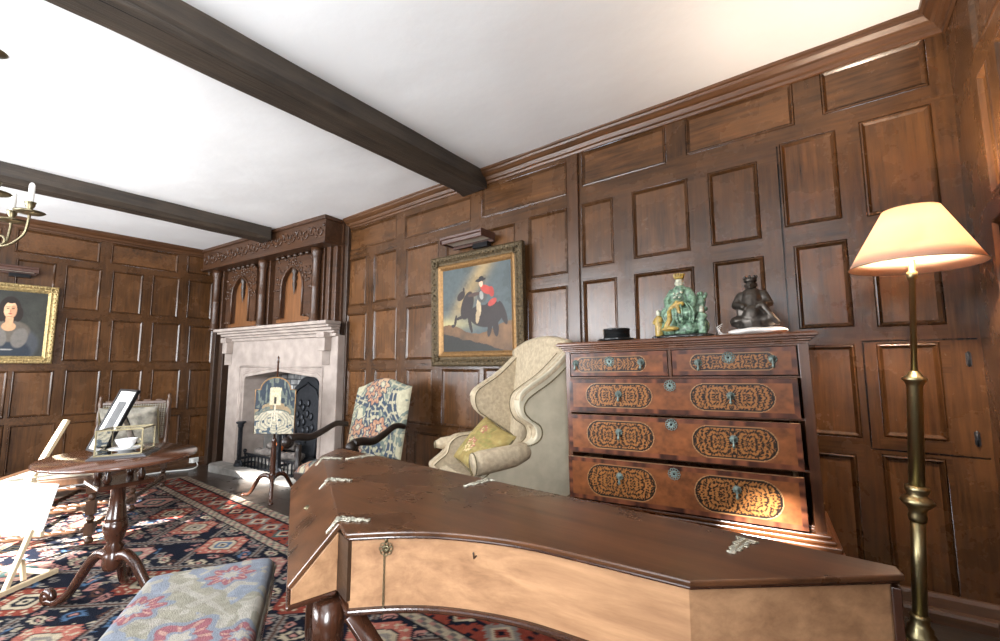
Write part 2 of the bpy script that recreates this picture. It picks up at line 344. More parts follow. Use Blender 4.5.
# ------------------------------------------------------------------ the setting
def panel_wall(name,panels,U,V,place,seed=1,grooves=(),flat=()):
    """framed panelling: rails and stiles flush, every panel sunk behind a moulded edge"""
    rnd=random.Random(seed)
    P=[p for p in panels if p[1]>U[0] and p[0]<U[1]]
    G=[tuple(g) for g in grooves]
    us=sorted(set([U[0],U[1]]+[q for p in P+G for q in p[:2]]));vs=sorted(set([V[0],V[1]]+[q for p in P+G for q in p[2:]]))
    us=[u for u in us if U[0]<=u<=U[1]];vs=[v for v in vs if V[0]<=v<=V[1]]
    m=MB();tint=[]
    def wob(u,v): 
        return .0016*math.sin(u*9+v*5+seed)+.0012*math.sin(v*17-u*3)
    def pt(u,v,d): return place(u,v,d+wob(u,v))
    inside=lambda u,v:any(p[0]<u<p[1] and p[2]<v<p[3] for p in P+G)
    for i in range(len(us)-1):
        for j in range(len(vs)-1):
            a,b,c,d=us[i],us[i+1],vs[j],vs[j+1];cu,cv=(a+b)/2,(c+d)/2
            if inside(cu,cv): continue
            # a rail (grain along) if panels stand straight above or below, a stile otherwise
            beside=any(p[2]-.01<cv<p[3]+.01 for p in P)
            tall=1 if beside and not any(p[0]<cu<p[1] for p in P if abs(p[2]-cv)<.2 or abs(p[3]-cv)<.2) else 0
            k=round(cv/.5) if not tall else round(cu/.35)+50
            rr=random.Random(k*7+seed)
            m.add([pt(a,c,0),pt(b,c,0),pt(b,d,0),pt(a,d,0)],[(0,1,2,3)])
            tint.append((.30+.18*rr.random(),0.0 if tall else 1.0,rr.random()))
    steps=[(0,0),(.002,-.004),(.005,.001),(.010,.003),(.014,-.002),(.019,-.007),(.022,-.010)]
    for p in P:
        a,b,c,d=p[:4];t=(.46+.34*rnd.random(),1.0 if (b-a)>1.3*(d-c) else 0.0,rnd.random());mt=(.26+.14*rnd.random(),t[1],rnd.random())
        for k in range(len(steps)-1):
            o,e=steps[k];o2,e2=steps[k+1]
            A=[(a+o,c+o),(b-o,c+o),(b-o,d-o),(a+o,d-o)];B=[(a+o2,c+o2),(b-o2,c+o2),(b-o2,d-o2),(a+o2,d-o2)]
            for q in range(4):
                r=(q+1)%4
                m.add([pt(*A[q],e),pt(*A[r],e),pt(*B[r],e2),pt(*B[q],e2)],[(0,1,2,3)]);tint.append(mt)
        o,e=steps[-1]
        m.add([pt(a+o,c+o,e),pt(b-o,c+o,e),pt(b-o,d-o,e),pt(a+o,d-o,e)],[(0,1,2,3)]);tint.append(t)
    for g in G:
        a,b,c,d=g
        m.add([pt(a,c,0),pt(b,c,0),pt(b,d,0),pt(a,d,0),pt(a,c,-.02),pt(b,c,-.02),pt(b,d,-.02),pt(a,d,-.02)],[(0,1,5,4),(1,2,6,5),(2,3,7,6),(3,0,4,7),(4,5,6,7)])
        tint+=[(.0,0,0)]*5
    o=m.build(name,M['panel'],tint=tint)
    o['kind']='structure';return o
WA=lambda u,v,d:(u,2.5-d,v+ZC)
WB=lambda u,v,d:(-6.5+d,u,v+ZC)
WC=lambda u,v,d:(.48-d,u,v+ZC)
G=[(-.148,-.142,.02,1.10),(.118,.470,.098,.104),(.118,.124,-.36,.098),(.118,.47,-.368,-.362)]
PAx=[p for p in PA]+[(-4.6,-4.05,1.15,1.39),(-4.6,-4.05,.6,1.07)]
panel_wall('wall_right',PAx,(-4.02,.50),(-1.35,1.5),WA,3,G)
PBx=list(PB)+[(y0,y0+.55,a,b) for y0 in (-1.85,-1.2,-.55) for a,b in ((1.15,1.39),(.6,1.08),(.04,.52),(-.53,-.05),(-1.1,-.6))]
panel_wall('wall_far',PBx,(-1.9,2.5),(-1.35,1.5),WB,5)
PC=[(1.15,2.16,1.10,1.395),(2.06,2.17,.58,1.02),(1.42,1.97,.60,1.03),(2.08,2.2,.14,.50),(1.45,1.99,.12,.50),(1.5,2.24,-.5,.055),(1.5,2.24,-.95,-.6),(.5,1.05,1.1,1.39),(.7,1.32,.6,1.03),(.7,1.36,.12,.5),(.7,1.4,-.5,.05),(.7,1.4,-.95,-.6)]
panel_wall('wall_near',PC,(-.35,2.52),(-1.35,1.5),WC,8)
# wall behind the viewer with two mullioned window openings
m=MB()
for x0,x1 in ((-6.5,-6.3),(-5.0,-4.4),(-2.0,-.75),(-.1,.48)): m.box(x0,x1,-2.1,-1.9,-.25,2.6)
for x0,x1 in ((-6.3,-5.0),(-4.4,-2.0),(-.75,-.1)): m.box(x0,x1,-2.1,-1.9,-.25,.75);m.box(x0,x1,-2.1,-1.9,2.35,2.6)
tag(m.build('wall_back',M['oak_dark']),kind='structure')
for k,(x0,x1) in enumerate(((-6.3,-5.0),(-4.4,-2.0),(-.75,-.1))):
    m=MB();n=max(1,round((x1-x0)/.5))
    for i in range(n+1):
        x=x0+(x1-x0)*i/n;m.box(x-.03,x+.03,-2.05,-1.97,.75,2.35)
    m.box(x0,x1,-2.05,-1.97,.75,.82);m.box(x0,x1,-2.05,-1.97,2.28,2.35);m.box(x0,x1,-2.04,-1.98,1.78,1.83)
    tag(m.build('window_%d'%(k+1),M['stone']),kind='structure')
m=MB()  # unseen side wall; its opening is added to let in fill light
for y0,y1,z0,z1 in ((-2.1,-1.65,-.25,2.6),(-.5,-.35,-.25,2.6),(-1.65,-.5,-.25,.85),(-1.65,-.5,2.25,2.6)): m.box(.48,.60,y0,y1,z0,z1)
tag(m.build('wall_added_opening',M['oak_dark']),kind='structure')
m=MB()  # added window frame around that opening, out of view
for y in (-1.65,-1.27,-.88,-.5): m.box(.52,.57,y-.03,y+.03,.85,2.25)
m.box(.52,.57,-1.65,-.5,.85,.91);m.box(.52,.57,-1.65,-.5,2.19,2.25)
tag(m.build('window_4',M['stone']),kind='structure')
# floor: wide old boards with open joints, sloping a little
m=MB();tint=[];rnd=random.Random(4);y=-2.0
while y<2.5:
    w=.2+.08*rnd.random();x=-6.5
    while x<.48:
        l=1.6+1.6*rnd.random();x1=min(x+l,.48);y1=min(y+w,2.5)
        m.add([(x+.0015,y+.0015,fl(x)),(x1-.0015,y+.0015,fl(x1)),(x1-.0015,y1-.0015,fl(x1)),(x+.0015,y1-.0015,fl(x)),
               (x+.0015,y+.0015,fl(x)-.02),(x1-.0015,y+.0015,fl(x1)-.02),(x1-.0015,y1-.0015,fl(x1)-.02),(x+.0015,y1-.0015,fl(x)-.02)],
              [(0,1,2,3),(0,4,5,1),(1,5,6,2),(2,6,7,3),(3,7,4,0),(7,6,5,4)])
        x=x1
    y+=w
m.add([(-6.6,-2.1,fl(-6.6)-.03),(.6,-2.1,fl(.6)-.03),(.6,2.6,fl(.6)-.03),(-6.6,2.6,fl(-6.6)-.03)],[(0,1,2,3)])
tag(m.build('floor',M['floor']),kind='structure')
# ceiling: hand laid plaster, softly uneven
m=MB()
m.sheet(lambda u,v:(-6.6+7.2*u,-2.1+4.7*v,1.502+ZC+.006*(fbm(u*30,v*20,7)-.5)),140,90)
o=m.build('ceiling',M['ceiling']);o['kind']='structure'
def beam(name,x0,x1,y0,y1,zb,seed,stop=True):
    m=MB();n=60;c=.035
    prof=[(x0,1.52),(x0,zb+c),(x0+c,zb),(x1-c,zb),(x1,zb+c),(x1,1.52)]
    k=len(prof);v=[];f=[]
    for i in range(n+1):
        y=y0+(y1-y0)*i/n
        e=max(0,1-(y1-y)/.10) if stop else 0
        for j,(x,z) in enumerate(prof):
            cx=x;cz=z
            if j in(1,4): cz=z-c*min(1,e*1.5)
            if j==2: cx=x-c*min(1,e*1.5)
            if j==3: cx=x+c*min(1,e*1.5)
            w=.007*(fbm(np.array([y*3.]),np.array([j*7.+seed]),seed)[0]-.5)
            w2=.012*(fbm(np.array([y*1.2]),np.array([j*3.+seed*5]),seed+9)[0]-.5)
            v.append((cx+w+w2,y,cz+ZC+(w-w2 if j not in(0,5) else 0)))
    for i in range(n):
        for j in range(k-1): f.append((i*k+j,i*k+j+1,(i+1)*k+j+1,(i+1)*k+j))
    f.append(tuple(range(k)));f.append(tuple(n*k+j for j in range(k-1,-1,-1)))
    m.add(v,f,None,False);o=m.build(name,M['beam']);o['kind']='structure'
    # split running along the soffit
    m=MB()
    pts=[(x1-.07+.02*math.sin(y*3),y,zb+ZC+.0015) for y in np.linspace(y0+.8,y1-.7,24)]
    m.tube(pts,[.0035*math.sin(PI*(i+.5)/24)+.0005 for i in range(24)],6);c2=m.build('crack',M['dark'],o);return o
beam('ceiling_beam',-2.29,-2.035,-1.9,2.49,1.365,1)
beam('ceiling_beam',-4.99,-4.765,-1.9,2.10,1.365,2)
beam('ceiling_beam',-.28,-.04,-1.9,-.6,1.365,3) if False else None
# cornice round the room
CP=[(0,1.408),(.010,1.410),(.014,1.424),(.026,1.430),(.034,1.446),(.036,1.452),(.050,1.458),(.068,1.474),(.074,1.486),(.084,1.490),(.088,1.512)]
def cornice(name,place,u0,u1,mat='oak_carved'):
    m=MB();n=max(2,int(abs(u1-u0)/.25));k=len(CP);v=[];f=[]
    for i in range(n+1):
        u=u0+(u1-u0)*i/n;w=.003*math.sin(u*4.1)+.002*math.sin(u*11)
        for d,z in CP: v.append(place(u,z+w if z<1.5 else z,d))
    for i in range(n):
        for j in range(k-1): f.append((i*k+j,i*k+j+1,(i+1)*k+j+1,(i+1)*k+j))
    m.add(v,f);o=m.build(name,M[mat]);o['kind']='structure'
M['cornice']=wood('oak_cornice',(50,31,18),(108,70,40),'x',rough=.38,bump=.2,blotch=.3)
M['cornice_y']=wood('oak_cornice_side',(44,28,17),(96,62,37),'y',rough=.38,bump=.2,blotch=.3)
cornice('trim_1',WA,-3.9,.48,'cornice');cornice('trim_2',WB,-1.9,2.2,'cornice_y');cornice('trim_3',WC,-1.9,2.5,'cornice_y')
def skirt(name,place,u0,u1,zf,mat='oak_dark'):
    m=MB()
    pr=[(0,.10),(.012,.098),(.018,.085),(.024,.05),(.045,.047),(.05,.035),(.05,-.02)]
    v=[];f=[];k=len(pr);n=20
    for i in range(n+1):
        u=u0+(u1-u0)*i/n
        for d,h in pr: v.append(place(u,zf(u)+h-ZC,d))
    for i in range(n):
        for j in range(k-1): f.append((i*k+j,i*k+j+1,(i+1)*k+j+1,(i+1)*k+j))
    m.add(v,f);o=m.build(name,M[mat]);o['kind']='structure'
M['skirt']=wood('oak_skirting',(48,32,22),(104,72,48),'x',rough=.4,bump=.2)
skirt('baseboard_right',WA,-3.9,.48,lambda u:fl(u),'skirt')
skirt('baseboard_far',WB,-1.9,2.2,lambda u:fl(-6.5),'skirt')
skirt('baseboard_near',WC,-.35,2.5,lambda u:fl(.48),'skirt')
# door post planted on the panelling, with its worn edges
m=MB();m.box(-1.335,-1.255,2.483,2.51,fl(-1.3),1.41+ZC);tag(m.build('trim_4',M['post'],bevel=.004),kind='structure')
# iron hinges of the little cupboard in the panelling
m=MB()
for z in (.02,-.29):
    m.tube([(.440,2.494,z+ZC-.03),(.440,2.494,z+ZC+.03)],.004,8);m.box(.432,.448,2.495,2.499,z+ZC-.025,z+ZC+.025)
tag(m.build('trim_5',M['iron']),kind='structure')

# ------------------------------------------------------------------ chimneypiece
FP=(-6.44,2.0,0);FA=math.atan2(.25,2.54)
def swap(): return Matrix(((1,0,0,0),(0,0,1,0),(0,1,0,0),(0,0,0,1)))   # prism in x,z pushed along y
def xz(m,poly,y0,y1): m.prism(poly,y0,y1,swap())
fp=thing('stone_fireplace','pale carved limestone fireplace with flat pointed arch and moulded mantel shelf','fireplace',(FP[0],FP[1],fl(-5.2)),FA,False)
zb=-fl(-5.2)
def Z(z): return z+zb
m=MB()
xz(m,[(.52,Z(-.2)),(.90,Z(-.2)),(.90,Z(.93)),(.93,Z(.96)),(1.57,Z(1.03)),(2.28,Z(.97)),(2.33,Z(.93)),(2.33,Z(-.2)),(2.60,Z(-.2)),(2.60,Z(1.40)),(.52,Z(1.40))],.14,.42)
m.build('surround',M['stone'],fp,bevel=.008)
m=MB() # raised outer moulding round the lining
for a,b in (((.80,Z(-.1)),(.80,Z(1.08))),((.80,Z(1.08)),(2.38,Z(1.08))),((2.38,Z(1.08)),(2.38,Z(-.1)))):
    m.tube([(a[0],.14,a[1]),(b[0],.14,b[1])],.012,8)
for o_,r_ in ((.03,.010),(.055,.006)):
    m.tube([(.90-o_,.14,Z(-.1)),(.90-o_,.14,Z(.945+o_)),(.94,.14,Z(.975+o_)),(1.57,.14,Z(1.045+o_)),(2.28,.14,Z(.985+o_)),(2.33+o_,.14,Z(.95+o_)),(2.33+o_,.14,Z(-.1))],r_,8)
m.build('moulding',M['stone'],fp)
m=MB() # shelf, stepped
for x0,x1,y,z0,z1 in ((.43,2.615,-.02,1.50,1.535),(.45,2.61,.015,1.475,1.50),(.47,2.605,.05,1.445,1.475),(.49,2.60,.085,1.42,1.445),(.505,2.60,.11,1.385,1.42)):
    m.box(x0,x1,y,.16,Z(z0),Z(z1))
m.build('mantel_shelf',M['stone'],fp,bevel=.008)
for x in (.56,2.45):
    m=MB();m.box(x-.05,x+.05,.06,.14,Z(1.24),Z(1.40));m.box(x-.06,x+.06,.04,.14,Z(1.37),Z(1.43))
    m.prism([(x-.04,.14),(x,.07),(x+.04,.14)],Z(1.1),Z(1.24))
    m.build('corbel',M['stone'],fp,bevel=.006)
m=MB();m.box(.86,2.40,.60,.65,Z(-.2),Z(1.4))
m.build('back_wall',M['brick'],fp)
m=MB();m.box(.82,.90,.42,.62,Z(-.2),Z(1.4));m.build('side_wall',M['stone2'],fp)
m=MB();m.box(2.33,2.41,.42,.62,Z(-.2),Z(1.4));m.build('side_wall',M['stone2'],fp)
m=MB();m.box(.82,2.41,.42,.66,Z(1.38),Z(1.40));m.build('flue_top',M['dark'],fp)
# kerb round the hearth
m=MB();poly=[(.52,.0),(.58,-.04),(2.62,-.04),(2.66,.0),(2.66,.14),(2.33,.14),(2.33,.12),(.90,.12),(.90,.14),(.52,.14)]
m.prism(poly,Z(-.24),Z(-.055));m.build('hearth_kerb',M['stone2'],fp,bevel=.02)
m=MB();m.box(.86,2.4,.10,.62,Z(-.2),Z(-.10));m.build('hearth',M['stone2'],fp)
# fireback: shaped iron plate with cast relief
m=MB();a=[(1.34,Z(-.1)),(2.08,Z(-.1)),(2.10,Z(.60))]
a+=[(2.02,Z(.66)),(1.96,Z(.78))]+[(1.72+.2*math.cos(t),Z(.80)+.12*math.sin(t)) for t in np.linspace(.2,PI-.2,9)]+[(1.46,Z(.78)),(1.40,Z(.66)),(1.33,Z(.60))]
T=Matrix.Translation((0,0,0))@Matrix.Rotation(math.radians(-6),4,'X')
m.prism(a,.0,.03,Matrix.Translation((-.22,.50,.05))@Matrix.Rotation(math.radians(-5),4,'X')@swap())
tb=m.build('fireback',M['iron'],fp,bevel=.006)
m=MB();T2=Matrix.Translation((-.22,.49,.05))@Matrix.Rotation(math.radians(-5),4,'X')
m.tube([(1.42,0,Z(0)),(1.42,0,Z(.58)),(1.55,0,Z(.76)),(1.72,0,Z(.84)),(1.9,0,Z(.76)),(2.02,0,Z(.58)),(2.02,0,Z(0))],.012,8,T=T2)
for k in range(16):
    aa=k*2.399;m.ball((1.72+.2*math.sqrt(k/16)*math.cos(aa),0,Z(.38)+.28*math.sqrt(k/16)*math.sin(aa)),(.04,.014,.045),8,T=T2)
m.build('relief',M['iron'],tb)
# firedogs, tall with dished tops
for x,yy,hz in ((.97,.10,.44),(1.72,.12,.42)):
    d=thing('firedog','tall black iron firedog with cupped top standing in the hearth, '+('left of the fire screen' if x<1.3 else 'behind the fire screen pole'),'firedog',Matrix.Translation((FP[0],FP[1],0))@Matrix.Rotation(FA,4,'Z')@Vector((x,yy,-.055)),FA,False,group='firedogs in the hearth')
    m=MB();m.lathe([(.05,0),(.05,.02),(.03,.04)],(0,0,0),16);m.box(-.018,.018,-.018,.018,.03,hz);
    for i in range(7): m.ball((0,-.019,.08+i*.045),(.012,.006,.016),8)
    m.build('shaft',M['iron'],d,bevel=.003)
    m=MB();m.lathe([(.02,hz-.02),(.028,hz),(.034,hz+.015),(.03,hz+.03),(.05,hz+.045),(.052,hz+.06),(.02,hz+.05)],(0,0,0),18);m.build('cup',M['iron'],d)
    for s in (-1,1):
        m=MB();m.tube([(0,0,.06),(s*.05,-.0,.05),(s*.08,0,.0)],[.016,.014,.012],8);m.build('foot',M['iron'],d)
    m=MB();m.box(-.012,.012,.0,.36,.07,.095);m.build('log_bar',M['iron'],d)
# fire basket with logs and ash
def FPW(x,y,z): return Matrix.Translation((FP[0],FP[1],0))@Matrix.Rotation(FA,4,'Z')@Vector((x,y,z))
d=thing('fire_basket','low black iron fire basket holding logs in the hearth','fire basket',FPW(1.45,.30,-.1),FA,False)
m=MB()
for i in range(15): m.box(-.5+i*.071,-.488+i*.071,-.13,-.118,.0,.17)
m.box(-.52,.52,-.13,-.115,.16,.18);m.box(-.52,.52,-.13,-.115,.03,.045)
m.box(-.52,.52,.12,.135,.03,.17);m.box(-.52,-.5,-.13,.13,.05,.07);m.box(.5,.52,-.13,.13,.05,.07)
for s in(-1,1): m.ball((s*.51,-.12,.2),.022,10)
m.build('grate',M['iron'],d)
m=MB();m.sheet(lambda u,v:(-.48+.96*u,-.11+.22*v,.08+.07*np.sin(PI*u)*np.sin(PI*v)+.03*fbm(u*12,v*6,3)),40,18);m.build('ash_bed',M['ash'],d)
lgs=[((-.38,-.06,.19),(.0,.0,.21),.04,'log'),((.10,-.06,.20),(.42,.0,.21),.038,'log'),((-.3,.05,.25),(.2,.05,.29),.042,'log'),((.0,-.02,.26),(.4,.08,.24),.035,'orange')]
for k,(a,b,r,mt) in enumerate(lgs[:3]):
    m=MB();a=Vector(a);b=Vector(b);n=10
    m.tube([a+(b-a)*i/n+Vector((0,.008*math.sin(i*1.7+k),.006*math.sin(i*2.3))) for i in range(n+1)],[r*(1+.12*math.sin(i*1.9+k)) for i in range(n+1)],12)
    o=m.build('charred_log',M['log']);o.location=FPW(1.45,.30,-.1);o.rotation_euler=(0,0,FA)
    tag(o,['ash grey charred log lying at the left of the fire basket','thin charred log at the right front of the fire basket','thick charred log at the back of the fire basket'][k],'log',group='logs in the hearth')
m=MB();m.ball((.06,-.08,.30),(.06,.045,.055),16);m.ball((.11,-.07,.285),(.04,.035,.04),12);o=m.build('ember_coloured_lump',M['orange']);o.location=FPW(1.45,.30,-.1);o.rotation_euler=(0,0,FA)
tag(o,'orange brown lump among the ashes behind the fire screen','log')

# oak overmantel with turned columns
om=thing('carved_overmantel','dark carved oak overmantel with two arched panels and turned columns','overmantel',FPW(0,0,1.535),FA,False)
m=MB();m.box(-.02,2.55,.20,.50,0,1.07);m.build('back_board',M['oak_carved'],om)
m=MB();m.box(0,2.52,0,.50,.80,1.05);m.box(-.02,2.54,-.02,.50,1.03,1.09);m.box(-.015,2.535,-.015,.5,.785,.815)
fz=m.build('frieze',M['oak_carved'],om,bevel=.006)
m=MB()  # scrolling carving along the frieze
for i in range(21):
    x=.08+i*.118;s=1 if i%2 else -1
    m.tube([(x+.05*math.cos(t)*(1-t/9),-.004,.92+s*.06*math.sin(t)*(1-t/9)) for t in np.linspace(0,5.5,14)],.010,6)
    m.ball((x+.06,-.002,.92-s*.05),(.02,.012,.018),8)
m.build('frieze_carving',M['oak_carved'],fz)
for x in (.19,1.26,2.26):
    m=MB();m.lathe([(0.0595,0),(0.0595,.03),(0.0493,.04),(0.0544,.06),(0.0425,.075),(0.0442,.10),(0.0408,.12),(0.0408,.36),(0.0450,.37),(0.0408,.38),(0.0391,.66),(0.0476,.675),(0.0416,.69),(0.0527,.72),(0.0578,.74),(0.0578,.79)],(x,.10,0),20)
    m.build('column',M['oak_carved'],om)
    m=MB();m.box(x-.07,x+.07,.14,.21,0,.79);m.build('column_backing',M['oak_carved'],om,bevel=.006)
for x0 in (.55,1.62):  # arched panels
    xc=x0+.18
    m=MB();xz(m,[(x0-.17,.04),(x0+.53,.04),(x0+.53,.76),(x0-.17,.76)],.175,.20);pn=m.build('arched_panel',M['panel_in'] if 'panel_in' in M else M['oak_carved'],om)
    w=.20;out=[(x0-.14,.07),(x0+.50,.07),(x0+.50,.74),(x0-.14,.74)]
    # carved frame as a ring
    arch=[(xc-w,.09),(xc-w,.40)]+[(xc+w*math.cos(t),.42+.22*math.sin(t)+.015*math.sin(t)**12) for t in np.linspace(PI,0,21)]+[(xc+w,.40),(xc+w,.09)]
    m=MB()
    n=len(arch)
    outer=[]
    for (x,z) in arch:
        if z<.405: outer.append((x0-.16 if x<xc else x0+.52,z))
        else:
            t=math.atan2(z-.40,x-xc);dx=math.cos(t);dz=math.sin(t)
            s=min((.34/abs(dx)) if abs(dx)>1e-3 else 9,(.36/dz) if dz>1e-3 else 9);outer.append((xc+dx*s,.40+dz*s))
    v=[(x,.13,z) for x,z in arch]+[(x,.13,z) for x,z in outer]+[(x,.176,z) for x,z in arch]+[(x,.176,z) for x,z in outer]
    f=[]
    for i in range(n-1): f+=[(i,i+1,n+i+1,n+i),(i,2*n+i,2*n+i+1,i+1),(n+i,n+i+1,3*n+i+1,3*n+i)]
    m.add(v,f);fr=m.build('carved_arch',M['oak_carved'],pn)
    m=MB();m.tube([(x,.125,z) for x,z in arch],.013,8)
    rr=random.Random(int(x0*10))
    for i in range(90):
        k=rr.randrange(n);t=rr.random();x=arch[k][0]*(1-t)+outer[k][0]*t;z=arch[k][1]*(1-t)+outer[k][1]*t
        m.ball((x,.128,z+.01*rr.random()),(.010+.012*rr.random(),.012,.010+.014*rr.random()),6)
    m.build('foliage_carving',M['oak_carved'],fr)
    m=MB();m.lathe([(.0,.33),(.012,.40),(.024,.46),(.016,.49),(.03,.52),(.02,.56),(.035,.60),(.03,.66)],(xc,.155,0),12,);m.build('pendant',M['oak_dark'],pn)
    for k in range(6):
        m=MB();m.ball((x0-.1+k*.11,.12,.77),(.035,.03,.022),8);m.build('dentil',M['oak_dark'],om)
m=MB();m.box(2.38,2.44,.13,.2,0,.80);m.box(2.455,2.52,.15,.22,0,.80);m.build('pilaster',M['oak_carved'],om,bevel=.008)
# oak side strips flanking the stone, and the side of the chimney breast
for k,(x0,x1,y0) in enumerate(((.02,.10,.16),(.13,.24,.2),(.28,.36,.14),(.38,.50,.22),(2.60,2.625,.22),(2.545,2.60,.22))):
    m=MB();m.box(x0,x1,y0,.55 if x0<2.6 else .30,-.3,2.6 if 2.5<x0<2.58 else 1.54)
    o=m.build('trim_%d'%(6+k),M['oak_dark'],bevel=.006);o.location=(FP[0],FP[1],0);o.rotation_euler=(0,0,FA);o['kind']='structure'
# ------------------------------------------------------------------ spinet
SO=Vector((-.75,.78,fl(-.75)))
sp=thing('spinet','brown walnut bentside spinet with closed lid in the foreground','spinet',SO,0,False)
def S(x,y,z=-.33): return (x-SO.x,y-SO.y,z+ZC-SO.z)
def smooth_curve(P,n=8):
    out=[]
    for i in range(len(P)-1):
        p0=Vector(P[max(i-1,0)]);p1=Vector(P[i]);p2=Vector(P[i+1]);p3=Vector(P[min(i+2,len(P)-1)])
        for k in range(n):
            t=k/n;out.append(.5*((2*p1)+(-p0+p2)*t+(2*p0-5*p1+4*p2-p3)*t*t+(-p0+3*p1-3*p2+p3)*t**3))
    out.append(Vector(P[-1]));return out
bent=smooth_curve([(-.776,.512),(-.70,.585),(-.616,.64),(-.484,.690),(-.331,.712),(-.191,.727)],8)
bent=[(p.x,p.y) for p in bent]
H1=(-.839,.538);H2=(-1.506,.886);Q=(-1.585,1.005)
TAIL=(.073,.952)
lid=[H1]+bent+[TAIL,(.065,.985),Q,H2]
lid=lid[::-1]
cx=sum(p[0] for p in lid)/len(lid);cy=sum(p[1] for p in lid)/len(lid)
def offs(poly,d):
    n=len(poly);o=[]
    a=sum(poly[i][0]*poly[(i+1)%n][1]-poly[(i+1)%n][0]*poly[i][1] for i in range(n));sg=1 if a>0 else -1
    for i in range(n):
        p0=Vector(poly[i-1]);p=Vector(poly[i]);p1=Vector(poly[(i+1)%n])
        e0=(p-p0).normalized();e1=(p1-p).normalized();n0=Vector((-e0.y,e0.x))*sg;n1=Vector((-e1.y,e1.x))*sg
        b=(n0+n1);l=b.length
        b=n0 if l<.2 else b/l
        o.append(tuple(p+b*(d/max(.4,b.dot(n0)))))
    return o
def loc2(poly): return [(x-SO.x,y-SO.y) for x,y in poly]
zl=ZC-.33-SO.z
m=MB();m.prism(loc2(offs(lid,.0)),zl-.010,zl);ld=m.build('lid',M['mahog'],sp,bevel=.003)
m=MB();m.prism(loc2(offs(lid,.006)),zl-.017,zl-.0105);m.build('lid_moulding',M['redwood'],ld,bevel=.003)
# case: bentside, tail and spine walls
zb_=ZC-.480-SO.z
cs=offs(lid,.016)
m=MB();m.prism(loc2(cs),zb_+.004,zl-.0175);m.build('case',M['case'],sp,bevel=.002)
m=MB();bot=loc2(offs(lid,.006));k0=bot[::-1]
m.prism(bot,zb_-.008,zb_+.004);m.build('base_moulding',M['redwood'],sp,bevel=.004)
m=MB();m.box(.068-SO.x-.014,.075-SO.x-.008,.945-SO.y,.985-SO.y,zb_,zl-.02);m.build('spine_post',M['redwood'],sp,bevel=.002)
# keyboard end: cheeks, sloping lid flap
F1=(-.860,.443);F2=(-1.530,.785);zf=ZC-.427-SO.z;zk=ZC-.462-SO.z
def V3(p,z): return (p[0]-SO.x,p[1]-SO.y,z)
hd=(Vector(H2)-Vector(H1)).normalized()
m=MB();v=[V3(H1,zl),V3(F1,zf),V3(F2,zf),V3(H2,zl)]
nrm=(Vector(v[1])-Vector(v[0])).cross(Vector(v[3])-Vector(v[0])).normalized()
if nrm.z>0: nrm=-nrm
v2=[tuple(Vector(p)+nrm*.010) for p in v]
m.add(v+v2,[(0,1,2,3),(7,6,5,4),(0,4,5,1),(1,5,6,2),(2,6,7,3),(3,7,4,0)])
fpn=m.build('keyboard_flap',M['mahog'],sp,bevel=.002)
m=MB()
e0=Vector(F1)+hd*.0;inn=[Vector(F1)+hd*.012,Vector(F2)-hd*.012,Vector(H2)-hd*.012,Vector(H1)+hd*.012]
dd=(Vector(H1)-Vector(F1)).normalized()*.014
for a,b in ((Vector(F1)+dd*.6+hd*-.001,Vector(H1)+hd*-.001),(Vector(F2)+dd-hd*.02,Vector(H2)-hd*.02)):
    w=hd*.014
    q=[a,b,b+w,a+w]
    m.add([V3(p,zk) for p in q]+[V3(q[0],zf-.008),V3(q[1],zl-.018),V3(q[2],zl-.018),V3(q[3],zf-.008)],[(3,2,1,0),(4,5,6,7),(0,1,5,4),(1,2,6,5),(2,3,7,6),(3,0,4,7)]);m.build('cheek',M['case'],sp,bevel=.0015);m=MB()
m=MB();q=[Vector(F1)+dd*1.2,Vector(F2)+dd*1.2,Vector(H2),Vector(H1)]
m.prism([(p.x-SO.x,p.y-SO.y) for p in q],zk,zk+.02)
q2=[Vector(F1)+dd*1.2,Vector(F2)+dd*1.2,Vector(F2)+dd*2.2,Vector(F1)+dd*2.2]
m.prism([(p.x-SO.x,p.y-SO.y) for p in q2],zk,zf-.016);m.build('key_bed',M['case'],sp)
m=MB();q=[Vector(F1)+hd*-.004,Vector(F2)+hd*.004,Vector(H2)+hd*.004,Vector(H1)-hd*.004]
m.prism([(p.x-SO.x,p.y-SO.y) for p in q],zk-.010,zk+.0);m.build('keyboard_base_moulding',M['redwood'],sp,bevel=.004)
m=MB();g=[Vector(H1)+dd*-.002,Vector((-.776,.512))+Vector((-.004,.01)),Vector((-.78,.56)),Vector((-.84,.6))]
m.prism([(p.x-SO.x,p.y-SO.y) for p in g],zk,zl-.018);m.build('dark_gap_fill',M['oak_dark'],sp)  # dark block set in the gap, its shade given by dark wood
